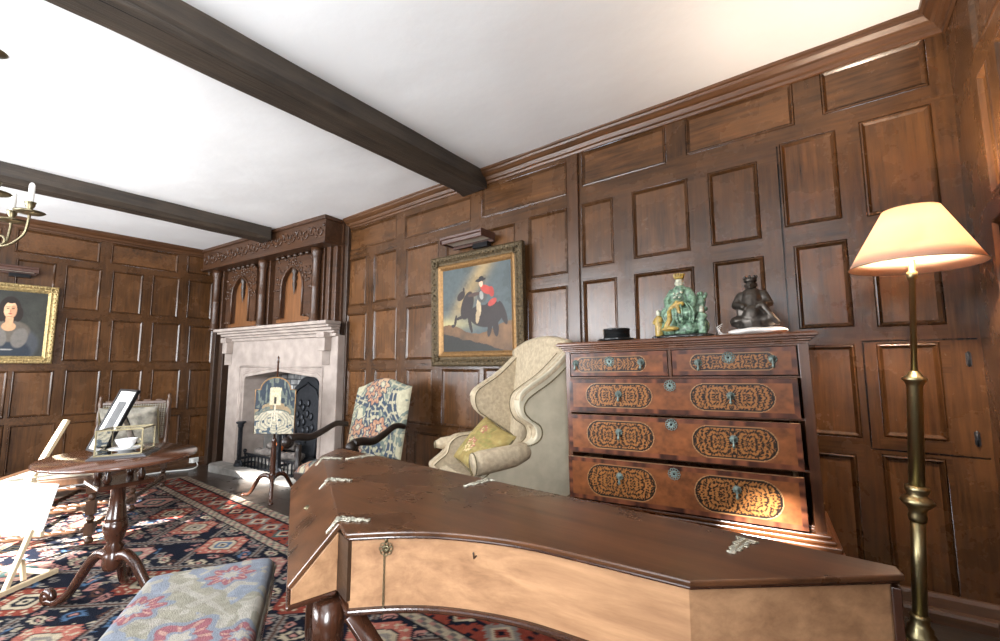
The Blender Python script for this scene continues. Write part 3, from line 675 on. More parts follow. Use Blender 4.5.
# hinges, pierced brass straps: flared leaf of scrolls
def strap(name,p,ang,L,w,parent,T3=None):
    m=MB();n=9
    for i in range(n):
        x=L*(i+.5)/n;r=w*(.36+.64*abs(math.cos(i*1.1)))*(1-.6*i/n)
        for s in (-1,1):
            m.tube([(x+r*.32*math.cos(t),s*(r*.42)+r*.36*math.sin(t),.0016) for t in np.linspace(0,2*PI,9)[:-1]],.0016,5,closed=True)
    m.tube([(0,0,.0016),(L,0,.0016)],.0026,5)
    m.tube([(0,-w*.9,.001),(0,w*.9,.001)],.0022,5)
    T=Matrix.Translation(Vector(p))@(T3 if T3 is not None else Matrix.Rotation(ang,4,'Z'))
    for i,q in enumerate(m.v): m.v[i]=tuple(T@Vector(q))
    return m.build(name,M['hinge'],parent)
nh=math.atan2(.887,.463)  # across the lid from the hinge line
up=nh
for t in (.03,.50,.92):
    p=Vector(H1).lerp(Vector(H2),t)
    strap('hinge',(p.x-SO.x,p.y-SO.y,zl),math.radians(30),.072,.020,ld)
    # lower leaf on the flap
    fdn=(Vector(V3(F1,zf))-Vector(V3(H1,zl))).normalized();side=Vector((hd.x,hd.y,0));nn=side.cross(fdn)
    if nn.z<0: nn=-nn;side=-side
    T3=Matrix((( fdn.x,side.x,nn.x,0),(fdn.y,side.y,nn.y,0),(fdn.z,side.z,nn.z,0),(0,0,0,1)))
    strap('flap_hinge',(p.x-SO.x,p.y-SO.y,zl),0,.032,.014,fpn,T3)
for x,L in ((-1.36,.1),(-.80,.1),(-.145,.085)):
    strap('strap_hinge',(x-SO.x,.995-SO.y if x<-.5 else .955-SO.y,zl),math.radians(-96 if x<-.5 else -100),L,.022,ld)
m=MB();pf=Vector(V3(F1,zf)).lerp(Vector(V3(H1,zl)),.45)+Vector((hd.x,hd.y,0))*.33;m.ball(pf,(.012,.012,.006),12);m.build('knob',M['brass_dull'],fpn)
# escutcheon and hanging chain on the bentside
def on_bent(i,z,off=.004):
    a=Vector(bent[i]);b=Vector(bent[i+1]);t=(b-a).normalized();nrm=Vector((t.y,-t.x));p=a+nrm*(-.016+off)
    return Vector((p.x-SO.x,p.y-SO.y,z))
pe=on_bent(6,zl-.036)
m=MB();R3=Matrix.Translation(pe)@Matrix.Rotation(math.radians(38),4,'Z')@Matrix.Rotation(PI/2,4,'X')
m.lathe([(.0,.0),(.006,.004),(.008,.002)],(0,0,0),10,T=R3)
for k in range(8):
    a=k*PI/4;m.tube([(.009*math.cos(a)+.0045*math.cos(t),.009*math.sin(a)+.0045*math.sin(t),.001) for t in np.linspace(0,2*PI,8)[:-1]],.0012,5,closed=True,T=R3)
m.tube([(0,.012,.001),(0,.02,.001)],.003,6,T=R3)
m.build('escutcheon',M['brass_dull'],sp)
m=MB()
for i in range(22):
    z=pe.z-.010-i*.0045;c=Vector((pe.x,pe.y-.004,z))
    pts=[(c.x+(.0022*math.cos(t) if i%2 else 0),c.y+(0 if i%2 else .0022*math.cos(t)),c.z+.0032*math.sin(t)) for t in np.linspace(0,2*PI,8)[:-1]]
    m.tube(pts,.0007,5,closed=True)
c=Vector((pe.x,pe.y-.004,pe.z-.109));m.tube([c,c-Vector((0,0,.012)),c-Vector((0,0,.024))],[.0014,.001,.0008],6)
m.build('chain',M['brass_dull'],sp)
ph=on_bent(19,zl-.045,.0)
m=MB();m.tube([ph,ph+Vector((.004,-.012,.001)),ph+Vector((.004,-.014,.012))],.0018,6);m.build('hook',M['oak_dark'],sp)
# stand: four turned legs, rails and stretchers
legp=[(-.86,.535),(-.22,.79),(-1.49,.86),(-.10,.93)]
def turned(m,x,y,z0,z1,r=.03,n=16):
    h=z1-z0
    m.lathe([(r*.8,0),(r*1.1,.02*h),(r*.7,.06*h),(r*1.3,.10*h),(r*1.3,.18*h),(r*.6,.20*h),(r*.8,.24*h),(r*.75,.45*h),(r*1.05,.72*h),(r*.7,.77*h),(r*1.25,.80*h),(r*.8,.84*h),(r*1.3,.86*h),(r*1.3,h)],(x,y,z0),n)
for x,y in legp:
    m=MB();turned(m,x-SO.x,y-SO.y,fl(x)-SO.z+.012,zb_-.005,.024);m.build('leg',M['redwood'],sp)
m=MB()
for a,b in ((0,2),(0,1),(2,3),(1,3)):
    A=Vector(legp[a]);B_=Vector(legp[b]);
    for z,hh in (((zb_-.03,.016),(.13,.016)) if (a,b)==(0,2) else ((.13,.016),)):
        d=(B_-A);L=d.length;ang=math.atan2(d.y,d.x)
        T=Matrix.Translation((A.x-SO.x,A.y-SO.y,z+(0 if z>.2 else 0)))@Matrix.Rotation(ang,4,'Z')
        m.box(0,L,-.012,.012,-hh,hh,T)
m.build('stretcher',M['redwood'],sp,bevel=.003)
m=MB();p0=Vector((-.80-SO.x,.55-SO.y,zb_-.02));p1=Vector((-.52-SO.x,.74-SO.y,.10));m.tube([p0,p0.lerp(p1,.5),p1],[.022]*3,4);m.build('brace',M['redwood'],sp)

# ------------------------------------------------------------------ chest of drawers
CA=math.radians(6);CT=.019
Rc=Matrix.Rotation(-CT,3,'Y')@Matrix.Rotation(CA,3,'Z')
TL=Vector((-1.02,1.92,1.155));CO=TL-Rc@Vector((0,0,1.11))
KS=.93;CAMP=Vector((0,0,ZC));CO=CAMP+(CO-CAMP)*KS
ch=thing('chest_of_drawers','tall marquetry chest of drawers with oval arabesque inlay and pulled out drawers','chest of drawers',CO,rot=Rc);ch.scale=(KS,KS,KS)
W=.925
m=MB();m.box(-.035,.965,.012,.42,.40,.44)
m.box(-.035,-.012,.0,.42,.40,1.125);m.box(.930,.965,.0,.42,.40,1.125)       # carcase sides
m.box(-.035,.965,.40,.42,.40,1.125);m.box(-.012,.93,.0,.42,1.11,1.125)
for z in (.985,.822,.632,.425): m.box(-.012,.93,.0,.42,z,z+.009)
m.box(.452,.466,.0,.42,.994,1.11)
m.build('carcase',M['chestside'],ch,bevel=.002)
m=MB()
for e,z0,z1 in ((.008,1.118,1.128),(.016,1.128,1.137),(.026,1.137,1.146),(.036,1.146,1.158),(.030,1.158,1.163)): m.box(-.035-e,.960+e,-e,.42,z0,z1)
m.build('top',M['chestwood'],ch,bevel=.004)
m=MB()
for e,z0,z1 in ((.018,.405,.42),(.030,.39,.405),(.044,.37,.39),(.050,.345,.37)): m.box(-.035-e,.960+e,-e,.43,z0,z1)
m.build('waist_moulding',M['chestwood'],ch,bevel=.005)
m=MB();m.box(-.055,.995,-.02,.43,.15,.345);m.box(-.075,1.015,-.04,.43,.11,.16);m.build('stand',M['chestside'],ch,bevel=.004)
for x in (.0,.32,.62,.94):
    for y in (.02,.36):
        m=MB();zz=0.0;m.lathe([(.02,-.075+.0),(.03,-.05),(.044,-.02),(.046,.05),(.03,.09),(.02,.095),(.03,.115)],(x,y,.004-(CO.z-fl(-1.0))*0),14);m.build('bun_foot',M['chestwood'],ch)
def arab(x,y,s):
    """scrolling arabesque, mirrored about both axes: 1 = light wood, 0 = black ground"""
    x=np.abs(x);y=np.abs(y)
    wx=x+.006*np.sin(y*120+s);wy=y+.006*np.sin(x*100+s*2)
    a=np.sin(wx*330+2.6*np.sin(wy*210+s))*np.cos(wy*360+2.4*np.sin(wx*170+s))
    b=np.sin((wx+wy)*250+s+1.5*np.sin(wy*90))*np.sin((wx-wy)*260)
    r=np.hypot(x-.055,y);sc_=np.cos(r*330+1.5*np.sin(5*np.arctan2(y,x-.055)))*.45
    return np.clip((a*.75+b*.5+sc_+.0)*4+.5,0,1)
def drawer_col(w,h,ovals,seed,dark=1.0):
    def f(U,V):
        x=U*w;y=V*h
        n=fbm(x*22,y*30,seed,5);n2=fbm(x*70,y*70,seed+5,3)
        k=(n*.75+n2*.4)[...,None]
        c=lin((58,31,17))*(1-k)+lin((142,84,46))*k
        # crossbanding
        d=np.minimum(np.minimum(x,w-x),np.minimum(y,h-y))
        st=vn(np.where(np.minimum(y,h-y)<np.minimum(x,w-x),x,y)*55,0*x+seed,seed)[...,None]
        band=lin((46,22,16))*(1-st)+lin((120,68,44))*st
        c=np.where((d<.017)[...,None],band,c)
        c=np.where(((d>.017)&(d<.0195))[...,None],lin((160,122,84)),c)
        for (x0,x1,y0,y1) in ovals:
            r=(y1-y0)/2;cy=(y0+y1)/2;cx=np.clip(x,x0+r,x1-r)
            dd=np.hypot(x-cx,y-cy)-r
            a=arab(x-(x0+x1)/2,y-cy,seed)[...,None]
            inn=lin((26,15,10))*(1-a)+lin((146,96,50))*a
            inn=np.where((dd>-.006)[...,None],lin((20,13,10)),inn)
            c=np.where((dd<0)[...,None],inn,c)
            c=np.where(((dd>=0)&(dd<.003))[...,None],lin((160,122,84)),c)
        return c
    return f
def pull(x,z,parent,y):
    m=MB();T=Matrix.Translation((x,y,z))@Matrix.Rotation(PI/2,4,'X')
    m.lathe([(.013,0),(.0145,.002),(.012,.004),(.007,.006),(.005,.010),(.0,.012)],(0,0,0),16,T=T)
    for k in range(10): a=k*PI/5;m.ball((x+.0135*math.cos(a),y-.002,z+.0135*math.sin(a)),(.0035,.003,.0035),6)
    h=m.build('handle_plate',M['verdigris'],parent)
    m=MB();m.lathe([(.0,-.036),(.0045,-.033),(.0065,-.027),(.004,-.018),(.0022,-.010),(.0022,-.004),(.0,.0)],(x,y-.013,z),12)
    m.build('drop_pull',M['verdigris'],h)
def lock(x,z,parent,y):
    m=MB()
    for k in range(12):
        a=k*PI/6;m.tube([(x+(.018+.006*math.cos(t))*math.cos(a)-.006*math.sin(t)*math.sin(a),y-.002,z+(.018+.006*math.cos(t))*math.sin(a)+.006*math.sin(t)*math.cos(a)) for t in np.linspace(0,2*PI,7)[:-1]],.0018,5,closed=True)
    T=Matrix.Translation((x,y,z))@Matrix.Rotation(PI/2,4,'X')
    m.lathe([(.014,0),(.014,.003),(.006,.004),(.005,.001)],(0,0,0),14,T=T)
    h=m.build('lock_plate',M['verdigris'],parent)
    m=MB();m.lathe([(.004,.0042),(.0,.0044)],(0,0,0),8,T=T);m.build('keyhole',M['dark'],h)
def drawer(x0,x1,z0,z1,o,ovals,seed,pulls,locks):
    m=MB();w=x1-x0;h=z1-z0
    m.sheet(lambda u,v:(x0+w*u,-o-.004,z0+h*v),int(w/.0028),int(h/.0028),None,False,drawer_col(w,h,ovals,seed))
    nv=len(m.v)
    d=m.build('drawer',M['marq'],ch)
    m=MB();m.box(x0,x1,-o-.0035,-o+.018,z0,z1);m.box(x0+.008,x0+.02,-o,.36,z0+.006,z1-.03);m.box(x1-.02,x1-.008,-o,.36,z0+.006,z1-.03);m.box(x0+.01,x1-.01,-o,.36,z0+.004,z0+.012)
    m.build('drawer_box',M['case'],d)
    for p in pulls: pull(p[0],p[1],d,-o-.005)
    for p in locks: lock(p[0],p[1],d,-o-.005)
drawer(-.005,.449,.998,1.108,.0,[(.03-.0,.36,.02,.09)],11,[(.02,1.062),(.335,1.060)],[(.19,1.066)])
drawer(.470,.924,.998,1.108,.0,[(.075,.385,.02,.09)],12,[(.575,1.052),(.845,1.060)],[(.69,1.070)])
drawer(-.005,.918,.834,.984,.03,[(.085,.385,.022,.128),(.545,.845,.022,.128)],13,[(.235,.916),(.69,.916)],[(.46,.955)])
drawer(-.005,.913,.648,.818,.05,[(.090,.388,.024,.146),(.545,.842,.024,.146)],14,[(.235,.748),(.69,.748)],[(.46,.792)])
drawer(-.005,.908,.442,.626,.07,[(.092,.390,.024,.16),(.545,.842,.024,.16)],15,[(.235,.560),(.69,.560)],[(.463,.594)])
drawer(-.02,.95,.175,.325,.022,[(.40,.58,.03,.12)],16,[(.2,.25),(.75,.25)],[(.46,.27)])

def on_chest(x,y,dz=0): 
    return CO+Rc@Vector((x,y,1.1635+dz))*KS
# round black box on a dish
t=thing('round_black_box','low round black lacquer box on a dish at the left of the chest top','box',on_chest(.20,.10),rot=Rc);t.scale=(KS,KS,KS)
m=MB();m.lathe([(.05,0),(.088,.004),(.094,.013),(.090,.015),(.05,.009),(0,.009)],(0,0,0),30);m.build('dish',M['blacklac'],t)
m=MB();m.lathe([(.060,.010),(.064,.013),(.064,.056),(.066,.058),(.066,.064),(.058,.064),(.056,.05),(0,.05)],(0,0,0),30);m.build('pot',M['blacklac'],t)
# green glazed group
t=thing('glazed_figure_group','green and amber glazed pottery group of a crowned seated figure with attendants','figure group',on_chest(.50,.13),rot=Rc@Matrix.Rotation(math.radians(-8),3,'Z'));t.scale=(KS,KS,KS)
m=MB();m.lathe([(.125,0),(.135,.006),(.135,.014),(.12,.020),(0,.020)],(0,0,0),32,sx=1.0,sy=.62)
for x in (-.1,-.04,.04,.1): m.ball((x,-.07,.008),(.018,.012,.01),8)
m.build('base',M['blacklac'],t)
blob('rockwork',[('e',(0,.01,.06),(.105,.06,.05)),('e',(-.08,.0,.05),(.03,.04,.035)),('e',(.085,.0,.055),(.035,.04,.04)),('e',(-.05,-.03,.045),(.03,.03,.03)),('e',(.04,-.035,.045),(.04,.03,.03)),('e',(.07,.02,.13),(.03,.03,.06)),('e',(.085,.02,.17),(.022,.02,.03)),('e',(-.075,.02,.11),(.03,.03,.05)),('e',(0,-.045,.035),(.06,.02,.02))]+[('e',(random.Random(k).uniform(-.1,.1),-.045+.02*random.Random(k+9).random(),random.Random(k+40).uniform(.03,.09)),(.014,.012,.016)) for k in range(16)],M['green'],t,.005,1)
bd=blob('seated_figure',[('e',(0,.0,.12),(.065,.055,.045)),('e',(-.045,-.03,.115),(.035,.035,.028)),('e',(.045,-.03,.115),(.035,.035,.028)),('c',[(0,.01,.13),(0,.01,.18),(0,.008,.225)],[.045,.04,.034]),('c',[(-.036,.008,.225),(-.058,-.005,.185),(-.05,-.03,.15)],[.018,.018,.014]),('c',[(.036,.008,.225),(.060,-.005,.185),(.062,-.03,.145)],[.018,.018,.014]),('c',[(0,.008,.23),(0,.006,.255)],[.014,.013]),('c',[(-.02,-.04,.12),(-.03,-.055,.06),(-.03,-.06,.035)],[.024,.022,.02])],M['green'],t,.0045,2)
m=MB()
rq=random.Random(7)
for k in range(22):
    a=rq.uniform(-1,1);x0=a*.05;m.tube(smooth_curve([(x0*.6,-.02-.01*rq.random(),.20-.04*abs(a)),(x0,-.048,.16),(x0*1.5,-.058,.115),(x0*1.25+.01*rq.uniform(-1,1),-.062,.06+.02*rq.random())],4),[.0035+.002*rq.random()]*13,6)
m.build('drapery_folds',M['cream_glaze'] if False else M['green'],bd)
m=MB()
for k in range(9): m.ball((rq.uniform(-.02,.02),-.036,rq.uniform(.19,.225)),(.005,.004,.005),6)
m.build('necklace',M['cream_glaze'],bd)
hd_=blob('head',[('e',(0,.003,.268),(.019,.020,.024)),('e',(0,-.016,.266),(.004,.004,.005)),('e',(-.019,.003,.265),(.004,.005,.008)),('e',(.019,.003,.265),(.004,.005,.008)),('e',(0,.0,.225),(.018,.022,.018))],M['cream_glaze'],t,.003,1)
m=MB();m.lathe([(.020,.284),(.024,.296),(.020,.300),(.014,.302),(.010,.312),(0,.314)],(0,.004,0),14)
for k in range(7): a=k*PI/6+PI;m.ball((.022*math.cos(a),.004+.022*math.sin(a),.302),(.005,.005,.009),6)
m.build('crown',M['amber'],hd_)
blob('amber_sash',[('c',[(-.03,-.05,.14),(0,-.045,.165),(.02,-.04,.16)],[.012,.015,.01]),('c',[(-.035,-.058,.125),(-.03,-.072,.09),(-.045,-.075,.06)],[.011,.012,.012]),('c',[(.0,-.05,.15),(.01,-.06,.12)],[.010,.008]),('e',(-.03,-.075,.045),(.04,.02,.012))],M['amber'],t,.004,1)
for k,(x,mt,lbl) in enumerate(((-.095,'amber','left'),(.098,'green','right'))):
    a=blob('attendant_body',[('c',[(x,-.03,.03),(x,-.03,.07),(x,-.03,.105)],[.02,.019,.014]),('c',[(x-.015,-.03,.1),(x-.02,-.045,.08)],[.008,.007]),('c',[(x+.015,-.03,.1),(x+.016,-.05,.085)],[.008,.007])],M[mt],t,.004,1)
    m=MB();m.ball((x,-.032,.124),(.011,.011,.014),12);m.lathe([(.009,.13),(.011,.136),(.004,.144),(0,.145)],(x,-.03,0),10);m.build('attendant_head',M['cream_glaze'],a)
m=MB()
for k in range(26):
    r=random.Random(k+3);m.ball((.05+.06*r.random(),.0+.03*r.random(),.13+.08*r.random()),(.008,.008,.011),6)
m.build('foliage',M['green'],t)
# bronze figure on a white pad
t=thing('white_pad','flat white cotton pad with a loose end under the bronze figure','pad',on_chest(.80,.13),rot=Rc);t.scale=(KS,KS,KS)
m=MB();m.sheet(lambda u,v:(.105*(2*v)**.5*np.minimum(1,1)*np.cos(2*PI*u)*1.0 if False else .112*np.sin(PI*v)*np.cos(2*PI*u),.085*np.sin(PI*v)*np.sin(2*PI*u),.018-.018*np.cos(PI*v)+.002*np.sin(9*u*PI)*np.sin(PI*v)),36,14)
m.build('pad',M['white_pad'],t)
m=MB()
for k in range(4): m.tube([(-.10,-.04,.012),(-.125-.006*k,-.05,.010),(-.138-.004*k,-.055,.02+.007*k),(-.14+.004*k,-.055,.028+.009*k)],.0016,5)
m.build('tie',M['white_pad'],t)
t=thing('bronze_seated_figure','dark bronze seated robed figure wearing a crown, on a white pad','figurine',on_chest(.79,.135,.030),rot=Rc@Matrix.Rotation(math.radians(-6),3,'Z'));t.scale=(KS,KS,KS)
blob('body',[('e',(0,.0,.028),(.092,.06,.028)),('c',[(0,0,.03),(0,.005,.08),(0,.008,.13)],[.066,.056,.046]),('e',(-.050,-.015,.035),(.04,.045,.025)),('e',(.050,-.015,.035),(.04,.045,.025)),('c',[(0,.01,.05),(0,.01,.10),(0,.008,.145)],[.05,.045,.040]),('c',[(-.042,.005,.145),(-.06,-.01,.105),(-.03,-.045,.095)],[.022,.022,.013]),('c',[(.042,.005,.145),(.06,-.01,.105),(.03,-.045,.095)],[.022,.022,.013]),('e',(0,-.045,.06),(.03,.02,.036)),('c',[(.04,-.04,.1),(.07,-.05,.05),(.09,-.045,.018)],[.014,.012,.012]),('c',[(0,.006,.15),(0,.003,.175)],[.018,.016]),('e',(-.04,-.03,.075),(.02,.014,.03))],M['bronze'],t,.0045,2)
hh=blob('head',[('e',(0,.0,.192),(.021,.023,.027)),('e',(0,-.023,.19),(.004,.005,.006)),('e',(-.022,.002,.19),(.004,.006,.010)),('e',(.022,.002,.19),(.004,.006,.010)),('e',(0,-.02,.18),(.008,.004,.003))],M['bronze'],t,.003,1)
m=MB();m.lathe([(.022,.205),(.026,.209),(.025,.222),(.02,.224),(.014,.222),(0,.226)],(0,.002,0),18)
for k in range(8): a=k*PI/4;m.ball((.024*math.cos(a),.002+.024*math.sin(a),.226),(.005,.005,.008),6)
m.build('crown',M['bronze'],hh)

# ------------------------------------------------------------------ floor lamp
LB=Vector((.170,2.013,fl(.17)))
TP=Vector((.241,2.005,.335+ZC-.06))
ax=(TP-LB).normalized();q=Vector((0,0,1)).rotation_difference(ax).to_matrix()
lp=thing('floor_lamp','tall brass standard lamp with a lit peach shade in the right corner','floor lamp',LB,rot=q)
m=MB();m.lathe([(.145,0),(.15,.006),(.148,.02),(.12,.032),(.105,.045),(.10,.06),(.06,.085),(.046,.105),(.040,.120)],(0,0,0),36);m.build('base',M['brass'],lp)
m=MB();m.lathe([(0.0360,.118),(0.0403,.128),(0.0403,.140),(0.0302,.150),(0.0331,.160),(0.0245,.168),(0.0245,.190),(0.0274,.194),(0.0216,.200)],(0,0,0),30);m.build('base_knop',M['brass'],lp)
zA=.20;zB=.512;
m=MB();m.lathe([(0.0191,.19),(0.0191,.512)],(0,0,0),26);m.lathe([(0.0205,.60),(0.0205,.938),(0.0216,.94),(0.0259,.952),(0.0324,.958),(0.0324,.966),(0.0216,.972),(0.0158,.985),(0.0094,.99)],(0,0,0),26);m.build('column',M['brass'],lp)
m=MB();m.lathe([(0.0216,.495),(0.0245,.51),(0.0216,.52),(0.0245,.535),(0.0374,.548),(0.0446,.558),(0.0374,.570),(0.0288,.575),(0.0245,.582),(0.0317,.596),(0.0317,.606),(0.0202,.612)],(0,0,0),30);m.build('knop',M['brass'],lp)
m=MB();m.lathe([(0.0086,.98),(0.0083,1.30),(0.0122,1.302),(0.0151,1.314),(0.0151,1.326),(0.0086,1.33),(0.0086,1.37)],(0,0,0),18);m.build('rod',M['brass'],lp)
Li=q.inverted()
SC=Vector((.250,2.013,.335+ZC));SP=Li@(SC-LB);T=Matrix.Translation(SP)@(Li@Matrix.Rotation(math.radians(1.5),3,'Y')).to_4x4()
m=MB();n=64
m.add([( r*math.cos(2*PI*k/n), r*math.sin(2*PI*k/n), z) for r,z in ((.175,0),(.1425,.066),(.109,.133),(.0755,.200)) for k in range(n)],
 [(j*n+k,j*n+(k+1)%n,(j+1)*n+(k+1)%n,(j+1)*n+k) for j in range(3) for k in range(n)],T,True)
sh=m.build('lamp_shade',M['shade'],lp)
so=sh.modifiers.new('thick','SOLIDIFY');so.thickness=.0015
m=MB()
for r,z in ((.175,.001),(.0755,.199)): m.tube([(r*math.cos(a),r*math.sin(a),z) for a in np.linspace(0,2*PI,49)[:-1]],.0013,6,closed=True,T=T)
for k in range(3): a=k*2*PI/3;m.tube([(0,0,.14),(.09*math.cos(a),.09*math.sin(a),.165)],.0012,5,T=T)
m.build('shade_wire',M['brass'],sh)
m=MB();m.ball((0,0,.085),(.022,.022,.030),16,T=T);m.lathe([(.011,.04),(.011,.065)],(0,0,0),12,T=T)
M['bulb']=plain('lit_bulb',(255,226,190),.3,emit=((255,205,150),12));m.build('bulb',M['bulb'],lp)
def tapestry(seed,ground,leaf,leaf2,flower,flower2,nl=26,nf=9,S=1.0,L0=.17,R0=.055):
    """crewelwork: curling leaves and round flowers on a pale ground; x,y in metres"""
    rr=random.Random(seed)
    lv=[(rr.uniform(0,1),rr.uniform(0,1),rr.uniform(0,2*PI),rr.uniform(.6,1.3)*L0,rr.uniform(.7,1.2),rr.random(),rr.uniform(-3,3)) for _ in range(nl)]
    fw=[(rr.uniform(.05,.95),rr.uniform(.05,.95),rr.uniform(.7,1.2)*R0,rr.randrange(5,9),rr.random()) for _ in range(nf)]
    def f(x,y,w,h):
        n=fbm(x*60,y*60,seed,3)[...,None]
        c=lin(ground)*(.75+.5*n)
        q=vn(x*26,y*26,seed+2)
        c=np.where((q>.74)[...,None],lin(leaf2)*(.8+.4*n),c)
        for (a,b,th,Ln,wd,t,k) in lv:
            dx=x-a*w;dy=y-b*h;lx=dx*math.cos(th)+dy*math.sin(th);ly=-dx*math.sin(th)+dy*math.cos(th)
            ly=ly-k*lx*lx
            u=lx/Ln;wd_=.022*S*wd*np.clip(1-u*u,0,1)*(1+.12*np.sin(u*22/S)+.5*(vn(x*35,y*35,seed+7)-.5))
            ins=(np.abs(u)<1)&(np.abs(ly)<wd_)
            st=(np.abs(ly)<.2*wd_)|((np.sin(u*34/S)>.5+.1*S)&(np.abs(ly)<.75*wd_))
            cc=np.where(st[...,None],lin(ground)*.9,lin(leaf if t>.35 else leaf2))
            c=np.where(ins[...,None],cc*(.75+.5*n),c)
        for (a,b,R,k,t) in fw:
            dx=x-a*w;dy=y-b*h;r=np.hypot(dx,dy);an=np.arctan2(dy,dx);Rr=R*(.82+.18*np.cos(an*k))
            col=np.where((r<Rr*.35)[...,None],lin(ground),np.where((r<Rr*.5)[...,None],lin(leaf),np.where(((np.sin(an*k*2)>.55)&(r<Rr*.9))[...,None],lin(flower2),lin(flower if t>.3 else flower2))))
            c=np.where((r<Rr)[...,None],col*(.8+.4*n),c)
            c=np.where(((r>=Rr)&(r<Rr+.006*S))[...,None],lin(leaf)*.9,c)
        return np.clip(c,0,1)
    return f
crewel=tapestry(5,(164,157,132),(50,62,76),(98,106,98),(146,104,82),(168,138,110),30,9,1.7,.20,.075)
stoolpat=tapestry(9,(152,147,136),(118,124,134),(130,126,112),(128,78,84),(158,124,112),22,7,3.0,.20,.075)
yellowpat=tapestry(14,(142,122,72),(128,120,66),(150,134,84),(150,84,78),(196,170,130),16,5,.8,.09,.04)

# ------------------------------------------------------------------ wing chair
WO=Vector((-1.32-.37*.87,1.57+.37*.49,0));WO.z=fl(WO.x)
wr=math.atan2(-.49,.87)
wc=thing('wing_armchair','cream upholstered wing armchair with patterned inner fabric beside the chest of drawers','armchair',WO,wr)
YZ=Matrix(((0,0,1,0),(1,0,0,0),(0,1,0,0),(0,0,0,1)))
side=[(.03,.14),(-.02,.40),(-.05,.485),(-.02,.52),(.035,.56),(.06,.62),(.12,.655),(.22,.66),(.295,.675),(.325,.71),(.315,.755),(.26,.795),(.235,.84),(.232,.89),(.25,.93),(.30,.965),(.38,1.01),(.45,1.06),(.52,1.12),(.57,1.16),(.60,1.15)]
side=[(p.x,p.y) for p in smooth_curve(side,4)]+[(.60,.7),(.57,.4),(.53,.14)]
for s in (1,-1):
    m=MB();x0,x1=(.31,.37) if s>0 else (-.37,-.31)
    m.prism(side,x0,x1,YZ,False);o=m.build('side_panel',M['canvas_cover'] if s>0 else M['damask'],wc,bevel=.014)
    m=MB() # inner padding in the patterned fabric
    inn=[(p[0]*.96+.008,p[1]*.985+.004) for p in side if p[1]>.38]
    a,b=(.262,.312) if s>0 else (-.312,-.262)
    m.prism(inn,a,b,YZ);m.build('inner_padding',M['damask'],o,bevel=.02)
    # piping braid with small studs
    edge=[p for p in smooth_curve(side,2)][18:-14]
    cen=Vector((.40,.62))
    edge=[Vector((p.x,p.y)) for p in edge]
    m=MB();xx=.338 if s>0 else -.338
    edge=[p for i,p in enumerate(edge) if not(p.x>.55 and p.y<1.155)]
    nail=[(p.x+.028,p.y-.045*min(1,max(0,(p.y-.80)/.12))) for p in edge]
    m.tube([(s*.371,a,b) for a,b in nail],.0028,6);m.tube([(s*.262,p[0]*.96+.008,p[1]*.985+.004) for p in edge],.0025,6)
    for a,b in nail: m.ball((s*.373,a,b),(.004,.004,.004),6)
    for p in edge: m.ball((s*.262,p[0]*.96+.008,p[1]*.985+.004),(.0035,.0035,.0035),6)
    cap=[p for p in edge if p.y>.90]
    mc=MB();mc.tube([(s*.345,p.x+.012,p.y-.018) for p in cap],[.027]*len(cap),12);mc.build('wing_top_roll',M['damask'],o)
    m.build('braid',M['braid'],o)
    # rolled arm
    m=MB();m.tube([(s*.352,-.01,.60),(s*.352,.03,.605),(s*.348,.20,.62),(s*.34,.27,.635),(s*.335,.30,.64)],[.052,.057,.054,.045,.02] if s>0 else [.02,.035,.035,.03,.02],20)
    ar=m.build('arm_roll',M['damask'],wc)
    m=MB();rr_=.054 if s>0 else .02;m.tube([(s*.352+rr_*math.cos(t),-.012,.60+rr_*math.sin(t)) for t in np.linspace(0,2*PI,25)[:-1]],.003,6,closed=True);m.build('arm_braid',M['braid'],ar)
    # wing front roll
    m=MB();m.tube(smooth_curve([(s*.335,.34,.68),(s*.338,.335,.755),(s*.338,.285,.80),(s*.338,.262,.85),(s*.336,.265,.90),(s*.336,.295,.945)],3),[.024]*4+[.027]*4+[.029]*4+[.026]*4,16);m.build('wing_roll',M['damask'],wc)
# back, seat, cushion, legs
m=MB()
def bk(u,v):
    x=-.33+.66*u;z=.40+.77*v+.045*v*(1-(2*u-1)**2)
    return x,.43+.11*v+.0*u-.025*np.sin(PI*u)*(1-.5*v),z
m.sheet(bk,24,24);m.sheet(lambda u,v:(-.34+.68*u,.54+.05*v,  .14+1.03*v+.045*v*(1-(2*u-1)**2)),20,20)
m.build('backrest',M['damask'],wc)
m=MB();m.tube([(-.32+.64*u,.565,1.155+.045*(1-(2*u-1)**2)) for u in np.linspace(0,1,16)],.042,14);m.build('top_roll',M['damask'],wc)
m=MB();m.box(-.33,.33,.02,.48,.18,.40);m.build('seat_rail',M['canvas_cover'],wc,bevel=.02)
m=MB();m.box(-.262,.262,-.03,.44,.395,.50);m.build('seat_cushion',M['damask'],wc,bevel=.045)
for x in(-.32,.32):
    for y in (.05,.45):
        m=MB();m.lathe([(.014,0.004),(.024,.03),(.016,.06),(.026,.12),(.028,.19)],(x,y,0),12);m.build('leg',M['redwood'],wc)
